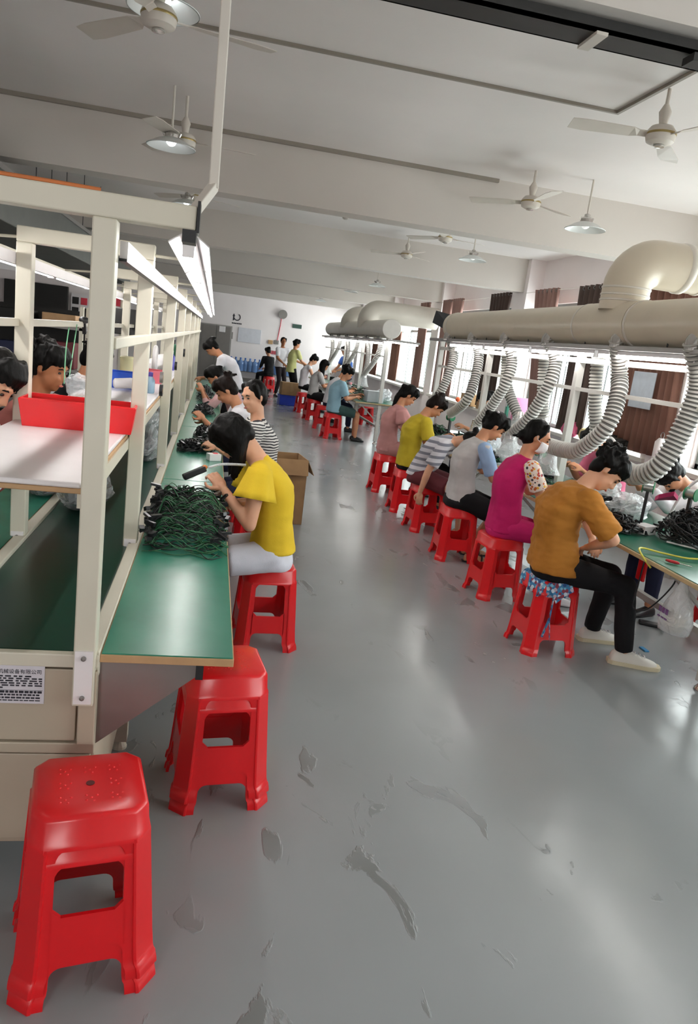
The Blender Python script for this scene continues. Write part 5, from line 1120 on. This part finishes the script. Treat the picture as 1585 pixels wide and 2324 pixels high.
tag(MB().tube(spline([(2.50, 3.55, .70), (2.46, 3.62, .77), (2.52, 3.70, .775), (2.62, 3.66, .765), (2.72, 3.58, .765), (2.80, 3.56, .77)], 6), .006, 6).build('yellow_wire', mat('yellow_wire', '#c9c04a', .4), smooth=True), 'yellow wire curving over the edge of the near bench', 'wire')
sd = thing('screwdriver', 'red handled screwdriver on the near bench', 'screwdriver', (2.56, 3.52, .762), -.9); MB().tube([(0, 0, 0), (.02, 0, 0), (.06, 0, 0), (.075, 0, 0)], [.006, .009, .009, .005], 8).build('handle', mat('handle_red', '#b5242c', .4), sd, True); MB().tube([(.075, 0, 0), (.14, 0, 0)], .003, 6).build('shaft', M_CHROME, sd)
tag(MB().tube(spline([(2.50, 3.62, .72), (2.52, 3.66, .55), (2.56, 3.72, .40), (2.62, 3.66, .42), (2.66, 3.55, .60), (2.64, 3.50, .72)], 6), .005, 6).build('hanging_cable', M_CBL, smooth=True), 'black cable looping below the edge of the near bench', 'cable')
rt = thing('red_tray', 'red plastic tray hung under the near bench top', 'tray', (2.78, 4.05, .52)); MB().box(-.06, .16, -.13, .13, .12, .19).build('drawer', M_RED, rt, bevel=.01); MB().box(-.06, -.04, -.13, -.05, -.02, .12).build('hanger', M_RED, rt, bevel=.006)
wt = tag(MB().obox((2.85, 3.95, .765), (3.0, 3.78, .765), .012, .008).build('white_tube', M_WHITE), 'thin white tube lying on the near bench', 'tube'); pc = tag(MB().poly([(3.05, 4.42, .95), (3.12, 4.36, .99), (3.2, 4.42, .95), (3.16, 4.5, .93), (3.08, 4.5, .92)], (.0, .0, .03)).build('red_glove', mat('crimson_cloth', '#b0265a', .8)), 'crimson glove on the cable heap of the near bench', 'glove')
sl = thing('slipper', 'black slipper with white stripes under the near bench', 'slipper', (3.30, 4.48, 0), -.5); MB().box(-.12, .12, -.04, .04, 0, .022).build('sole', M_BLACK, sl, bevel=.01); MB().tube([(.04, -.042, .02), (.04, -.03, .055), (.04, 0, .068), (.04, .03, .055), (.04, .042, .02)], .014, 8).build('band', M_BLACK, sl, True); MB().box(.02, .06, -.012, -.004, .078, .082).box(.02, .06, .004, .012, .078, .082).build('stripe', M_WHITE, sl)
tag(MB().cbox((2.93, 4.04, .004), (.03, .07, .008)).build('blue_scrap', mat('blue_scrap', '#2f7fb0', .5)), 'small blue scrap lying on the floor under the near bench', 'scrap')
# patterned cloth over the stool of the mustard shirt
M_PAT = spots('patterned_cloth', '#3c7fae', ['#c9d8e4', '#8a3a4c', '#2b4f86', '#7fb6cf', '#b9a9b8'], 46, .55)
ct = thing('patterned_cloth', 'blue patterned cloth hanging over a red stool with tie strings', 'cloth', (2.17, 4.03, SH)); vs_, fs = [], []; n = 12
for i in range(n + 1):
    for k in range(n + 1):
        u, v = i / n, k / n; x = -.20 + .25 * u; y = -.20 + .30 * v; dx = max(0, -.135 - x); dy = max(0, -.135 - y); z = .006 + .004 * math.sin(9 * u + 5 * v); xx, yy = x, y
        if dx > 0 or dy > 0: z = .004 - max(dx, dy) * 1.5; xx = max(x, -.147 - .012 * math.sin(14 * v)) if dx > 0 else x; yy = max(y, -.148 - .012 * math.sin(14 * u)) if dy > 0 else y
        vs_.append((xx, yy, z))
for i in range(n):
    for k in range(n): fs.append((i * (n + 1) + k, (i + 1) * (n + 1) + k, (i + 1) * (n + 1) + k + 1, i * (n + 1) + k + 1))
me = bpy.data.meshes.new('cloth'); me.from_pydata(vs_, [], fs); me.update(); co = link('cloth', me, M_PAT, ct, True); so = co.modifiers.new('s', 'SOLIDIFY'); so.thickness = .004
fl = MB().poly([(-.10, -.150, -.002), (.06, -.150, .0), (.075, -.164, -.045), (.02, -.166, -.075), (-.03, -.168, -.125), (-.06, -.168, -.07)], (0, -.004, 0)).build('corner_flap', M_PAT, ct)
MB().obox((-.045, -.160, -.08), (-.055, -.175, -.22), .014, .004).obox((-.055, -.175, -.22), (-.085, -.18, -.34), .02, .004).build('tie_string', M_PAT, ct); MB().obox((-.055, -.175, -.22), (-.035, -.19, -.36), .008, .003).build('tie_string', M_PAT, ct)

# tool held by the worker in yellow
hx = thing('heat_shrink_tool', 'black plug with orange cap and clear tube held by the worker in yellow', 'tool', (-.01, 3.72, .975)); MB().obox((-.09, -.02, -.02), (.015, .02, .03), .035, .03).build('plug', M_PLUG, hx, bevel=.006); MB().ell((.012, .018, .036), (.014, .014, .012), 10, 8).build('orange_cap', M_ORANGE, hx, True); MB().tube(spline([(.03, .02, .035), (.09, .03, .055), (.16, .04, .06), (.22, .05, .06)], 4), .007, 8).build('clear_tube', M_FILMB, hx, True)
bt = thing('small_bottle', 'small bottle with orange cap on the belt line board by the yellow top', 'bottle', (.06, 3.72, TB)); MB().lathe([(.018, 0), (.02, .01), (.02, .06), (.008, .075)], 14).build('bottle', M_FILMB, bt, smooth='auto'); MB().lathe([(.009, .075), (.009, .095), (.004, .11)], 10).build('cap', M_ORANGE, bt)
wb = thing('white_box', 'small white and red box on the belt line board by the striped top', 'box', (.06, 5.35, TB), .4); MB().cbox((0, 0, .025), (.09, .07, .05)).build('carton', M_WHITE, wb, bevel=.003); MB().cbox((.01, 0, .052), (.03, .03, .006)).build('red_mark', M_SIGNR, wb)

# ------------------------------------------------------------------ things on the upper shelf
def bin_(name, label, loc, rz, L, D, Hh, m):
    t = thing(name, label, 'bin', loc, rz); th = .004; f = .93; b = MB()
    o0 = [(-L / 2 * f, -D / 2 * f, 0), (L / 2 * f, -D / 2 * f, 0), (L / 2 * f, D / 2 * f, 0), (-L / 2 * f, D / 2 * f, 0)]; o1 = [(-L / 2, -D / 2, Hh), (L / 2, -D / 2, Hh), (L / 2, D / 2, Hh), (-L / 2, D / 2, Hh)]
    sh_ = lambda P, e, z: [(x - math.copysign(e, x), y - math.copysign(e, y), zz + z) for x, y, zz in P]
    b.rings([o0, o1, sh_(o1, th, 0), sh_(o0, th, th)], True); b.build('tub', m, t, bevel=.003)
    e = .010; R = [sh_(o1, -e, -.012), sh_(o1, -e, .003), sh_(o1, th, .003), sh_(o1, th * .5, -.012)]; MB().rings(R + [R[0]], False).build('rim', m, t, bevel=.002); return t
bin_('parts_bin', 'long red plastic bin at the front of the upper shelf', (-.50, 3.07, 1.252), .05, .43, .22, .105, M_RED)
bin_('parts_bin', 'blue plastic bin on the upper shelf behind the red bin', (-.52, 5.05, 1.252), .1, .26, .2, .10, mat('blue_plastic', '#1f4fb8', .35))
bin_('parts_bin', 'pink plastic basket on the upper shelf', (-.42, 5.75, 1.252), .0, .13, .22, .09, mat('pink_plastic', '#d8707c', .4))
def bottle(name, label, loc, prof, m, cap=None, capm=None, rot=None):
    t = thing(name, label, 'bottle', loc, 0, 'bottles and jars on the upper shelf'); MB().lathe(prof, 20).build('vessel', m, t, smooth='auto')
    if cap: MB().lathe(cap, 16).build('lid', capm or M_WHITE, t, smooth='auto')
    if rot: t.rotation_euler = rot
    return t
bottle('canister', 'cream canister with lid on the upper shelf', (-.60, 5.62, 1.252), [(.05, 0), (.058, .01), (.062, .15)], mat('cream_plastic', '#c9c49a', .4), [(.066, .15), (.066, .17), (.05, .175)], mat('cream_plastic', '#c9c49a', .4))
bottle('jar', 'white lidded jar beside the cream canister', (-.50, 5.9, 1.252), [(.04, 0), (.045, .01), (.045, .08), (.03, .10)], M_WHITE, [(.034, .10), (.034, .13), (.02, .132)])
bottle('spray_bottle', 'white squeeze bottle lying across the blue bin', (-.60, 4.82, 1.29), [(.02, 0), (.032, .01), (.034, .11), (.02, .14), (.008, .17)], M_WHITE, None, None, (0, 1.45, 0))
bottle('bottle', 'pale blue bottle on the upper shelf behind the second post', (-.38, 4.85, 1.252), [(.025, 0), (.03, .008), (.03, .08), (.014, .105)], mat('pale_blue_plastic', '#a9cbe0', .25, trans=.3), [(.015, .105), (.015, .13), (.008, .133)], mat('violet_cap', '#5a4aa0', .4))
bottle('jar', 'small clear jar on the upper shelf left of the near post', (-.62, 4.35, 1.252), [(.02, 0), (.025, .006), (.025, .06), (.018, .07)], M_FILMB, [(.02, .07), (.02, .085), (.01, .087)], M_BLACK)
bottle('bottle', 'green bottle farther along the upper shelf', (-.42, 8.1, 1.252), [(.04, 0), (.045, .01), (.045, .2), (.02, .24)], mat('green_plastic', '#1f6a4a', .35), [(.02, .24), (.02, .28), (.01, .282)], M_BLACK)
bottle('bottle', 'violet bottle farther along the upper shelf', (-.40, 7.5, 1.252), [(.03, 0), (.034, .01), (.034, .13), (.015, .16)], mat('violet_plastic', '#5a57b0', .35), [(.016, .16), (.016, .19), (.01, .192)], M_WHITE)
ml = thing('magnifier_lamp', 'white ring magnifier lamp on the upper shelf', 'lamp', (-.50, 6.75, 1.30)); MB().tube([(.0, .11 * math.cos(a), .07 + .11 * math.sin(a)) for a in [2 * math.pi * i / 24 for i in range(25)]], .018, 8, False).build('ring', M_WHITE, ml, True); MB().lathe([(.05, -.05), (.06, -.05), (.04, -.03)], 16).build('foot', M_WHITE, ml)
for x, y, z, r_, m_, lb in ((-.31, 4.82, 1.36, .035, M_STEEL, 'grey tape roll hanging on the third post'), (-.30, 4.7, 1.29, .036, M_BLACK, 'black tape roll at the shelf edge by the third post'), (-.30, 6.35, 1.36, .035, M_BLACK, 'black tape roll hanging on the fourth post'), (-.30, 7.9, 1.42, .04, M_BLACK, 'black tape roll hanging on the fifth post')):
    t = thing('tape_roll', lb, 'tape roll', (x, y, z), 0, 'tape rolls on the posts'); MB().lathe([(r_ * .45, -.01), (r_, -.01), (r_, .01), (r_ * .45, .01), (r_ * .45, -.01)], 20, axis='x', cap=False).build('roll', m_, t, smooth='auto'); MB().lathe([(r_ * .30, -.011), (r_ * .45, -.011), (r_ * .45, .011), (r_ * .30, .011), (r_ * .30, -.011)], 16, axis='x', cap=False).build('core', M_TAN, t, smooth='auto')
tag(MB().tube(spline([(-.76, 4.2, 1.63), (-.755, 4.1, 1.5), (-.74, 4.0, 1.33)], 5), .003, 5).build('green_thread', mat('pale_green_wire', '#6aa880', .4)), 'thin green wire hanging from the far long bar, left one', 'wire'); tag(MB().tube(spline([(-.74, 4.3, 1.63), (-.745, 4.25, 1.5), (-.735, 4.1, 1.35)], 5), .003, 5).build('green_thread', mat('pale_green_wire', '#6aa880', .4)), 'thin green wire hanging from the far long bar, right one', 'wire')
hs = thing('heat_gun', 'dark hand tool clipped on the far long bar', 'tool', (-.745, 4.55, 1.64)); MB().ell((0, 0, .015), (.03, .045, .02), 12, 8).build('body', M_BLACK, hs, True); MB().obox((0, 0, 0), (0, .03, -.06), .02, .02).build('grip', M_BLACK, hs)

# ------------------------------------------------------------------ cartons, crates and things on the sill
def carton(label, loc, rz, d, flaps=True, m=None):
    t = thing('cardboard_box', label, 'box', loc, rz, 'cardboard boxes'); m = m or M_CARD; w_, l_, h_ = d; th = .006
    for nm, a in (('panel', (-w_ / 2, w_ / 2, -l_ / 2, -l_ / 2 + th, 0, h_)), ('panel', (-w_ / 2, w_ / 2, l_ / 2 - th, l_ / 2, 0, h_)), ('panel', (-w_ / 2, -w_ / 2 + th, -l_ / 2, l_ / 2, 0, h_)), ('panel', (w_ / 2 - th, w_ / 2, -l_ / 2, l_ / 2, 0, h_)), ('bottom', (-w_ / 2, w_ / 2, -l_ / 2, l_ / 2, 0, th))): MB().box(*a).build(nm, m, t)
    if flaps:
        MB().obox((-w_ / 2, -l_ / 2, h_), (-w_ / 2 - .05, -l_ / 2, h_ + .10), l_ * .0 + .004, .01).build('flap_edge', m, t)
        MB().add([(w_ / 2, -l_ / 2, h_), (w_ / 2, l_ / 2, h_), (w_ / 2 + .07, l_ / 2, h_ - .14), (w_ / 2 + .07, -l_ / 2, h_ - .14)], [(0, 1, 2, 3)]).build('flap', m, t).modifiers.new('s', 'SOLIDIFY').thickness = .005
        MB().add([(-w_ / 2, -l_ / 2, h_), (w_ / 2, -l_ / 2, h_), (w_ / 2, -l_ / 2 - .05, h_ - .14), (-w_ / 2, -l_ / 2 - .05, h_ - .14)], [(0, 1, 2, 3)]).build('flap', m, t).modifiers.new('s', 'SOLIDIFY').thickness = .005
    else: MB().box(-w_ / 2, w_ / 2, -l_ / 2, l_ / 2, h_ - .006, h_).build('lid', m, t)
    MB().box(-.03, .03, -l_ / 2 - .0015, -l_ / 2, h_ * .3, h_ * .98).build('tape', M_TAPE, t); return t
carton('tall open cardboard box behind the worker in yellow', (.74, 6.85, 0), .12, (.36, .40, .62))
carton('brown cardboard box on a blue crate at the far bench', (2.02, 19.2, .27), .1, (.5, .35, .32), False)
bc = thing('blue_crate', 'blue plastic crate under a cardboard box at the far bench', 'crate', (1.98, 19.2, 0), .1); MB().box(-.24, .24, -.17, .17, 0, .25).build('tub', mat('crate_blue', '#2440b8', .4), bc, bevel=.01); MB().box(-.25, .25, -.18, .18, .235, .262).build('rim', mat('crate_blue', '#2440b8', .4), bc, bevel=.004)
carton('long cardboard box on the window sill at the second window', (4.6, 12.6, SILL), .0, (.25, .55, .2), False); carton('small cardboard box on the window sill beside the long one', (4.6, 11.9, SILL), .1, (.22, .3, .12), False)
carton('cardboard box under the belt line beyond the striped top', (-.05, 8.3, 0), .0, (.4, .5, .5), False)
lump((4.6, 12.75, SILL + .2), (.14, .25, .14), M_FILMB, 'plastic_bag', 'white plastic bag on the cardboard box at the window', 'bag', 51, .25, 7)
og = tag(MB().ell((0, 0, .05), (.06, .06, .05), 14, 10).build('orange_packet', mat('orange_pack', '#e0663a', .4), smooth=True), 'orange packet on the window sill at the left of the boxes', 'packet'); og.location = (4.55, 13.2, SILL)
for y, w_, h_, m_, lb in ((10.52, .06, .32, mat('file_green', '#4fa08a', .5), 'green file folder standing on the window sill'), (10.38, .05, .33, M_WHITE, 'white file folder standing on the window sill'), (10.25, .08, .34, mat('file_pink', '#d77fa8', .5), 'pink file folder standing on the window sill')):
    f = thing('file_folder', lb, 'folder', (4.5, y, SILL), .1, 'file folders on the sill'); MB().box(-.11, .11, -w_ / 2, w_ / 2, 0, h_).build('cover', m_, f, bevel=.004); MB().box(-.112, -.105, -w_ * .3, w_ * .3, h_ * .55, h_ * .8).build('spine_label', M_WHITE, f)
lump((4.5, 9.75, SILL), (.10, .16, .09), M_DARK, 'black_bag', 'small black bag on the window sill left of the dark curtain', 'bag', 61, .25, 6, None, 'bags on the sill'); lump((4.5, 7.55, SILL), (.12, .24, .08), M_DARK, 'black_bag', 'flat black bag on the window sill under the notice', 'bag', 63, .25, 6, None, 'bags on the sill'); lump((4.5, 8.6, SILL), (.1, .14, .1), mat('pink_cloth_heap', '#c2567c', .8), 'cloth_heap', 'pink cloth heap on the window sill by the dark curtain', 'cloth', 65, .3, 6, None, 'bags on the sill'); lump((4.5, 8.2, SILL), (.08, .1, .08), mat('straw_heap', '#cdb98a', .8), 'cloth_heap', 'straw coloured bundle on the window sill', 'cloth', 66, .3, 6, None, 'bags on the sill')
cp = thing('water_cup', 'pale pink cup with straw on the window sill', 'cup', (4.5, 9.35, SILL)); MB().lathe([(.035, 0), (.04, .005), (.05, .18)], 16).build('cup', mat('cup_pink', '#dcb4bc', .4), cp, smooth='auto'); MB().lathe([(.052, .18), (.052, .195), (.03, .2)], 16).build('lid', M_BLACK, cp, smooth='auto')
bt2 = thing('white_bottle', 'white bottle with a wire hook on the window sill', 'bottle', (4.45, 6.6, SILL)); MB().lathe([(.05, 0), (.06, .01), (.06, .22), (.03, .26)], 18).build('bottle', M_WHITE, bt2, smooth='auto'); MB().tube([(0, .03 * math.cos(a), .29 + .03 * math.sin(a)) for a in [2 * math.pi * i / 14 for i in range(15)]], .004, 5, False).build('hook', M_STEEL, bt2)
tag(MB().box(4.475, 4.482, 6.96, 7.38, 1.44, 1.82).build('paper_notice', mat('paper_bluish', '#c3cbd8', .6, var=.05, vs=20)), 'white paper notice pinned on the reddish brown curtain', 'notice')
for pts, lb in (([(3.25, 5.3, .75), (3.28, 5.35, 1.05), (3.30, 5.55, 1.22), (3.32, 5.75, 1.18), (3.33, 5.8, 1.1)], 'white gooseneck arm rising behind the masked worker'), ([(3.2, 4.5, .75), (3.25, 4.45, 1.0), (3.3, 4.3, 1.16), (3.34, 4.12, 1.14), (3.35, 4.05, 1.05)], 'white gooseneck arm rising above the sagging hose')):
    gn = thing('gooseneck', lb, 'gooseneck', (0, 0, 0), 0, 'gooseneck arms on the near bench'); MB().tube(spline(pts, 8), .010, 8).build('arm', M_WHITE, gn, True); MB().lathe([(.04, 0), (.04, .012), (.012, .02)], 16, pts[0]).build('base', M_BLACK, gn)
gb = thing('grey_bin', 'pale grey box at the near end of the far bench', 'box', (2.95, 13.3, .75), .1); MB().box(-.16, .16, -.12, .12, 0, .2).build('tub', mat('pale_grey_plastic', '#b9bec2', .5), gb, bevel=.01); MB().box(-.165, .165, -.125, .125, .19, .205).build('rim', mat('pale_grey_plastic', '#b9bec2', .5), gb, bevel=.004)
# small clutter on the far bench
cl_m = [M_WHITE, M_GRW, M_BLACK, mat('cl_pink', '#d88a90', .5), M_STEEL]
for k in range(14):
    y = 14.1 + .45 * k; nm = ('white', 'green', 'black', 'pink', 'grey')[k % 5]
    o = thing('parts_tub', '%s parts tub on the far bench, %s from its near end' % (nm, ('first', 'second', 'third', 'fourth', 'fifth', 'sixth', 'seventh', 'eighth', 'ninth', 'tenth', 'eleventh', 'twelfth', 'thirteenth', 'fourteenth')[k]), 'tub', (3.0 + RND.uniform(-.05, .35), y, .75), RND.uniform(-.5, .5), 'parts tubs on the far bench')
    MB().lathe([(.05, 0), (.06, .01), (.07, .1), (.066, .1), (.056, .012)], 12, cap=False).build('tub', cl_m[k % 5], o, smooth='auto'); MB().ell((0, 0, .08), (.055, .055, .04), 10, 6).build('parts', M_PLUG if k % 2 else M_STEEL, o, True)
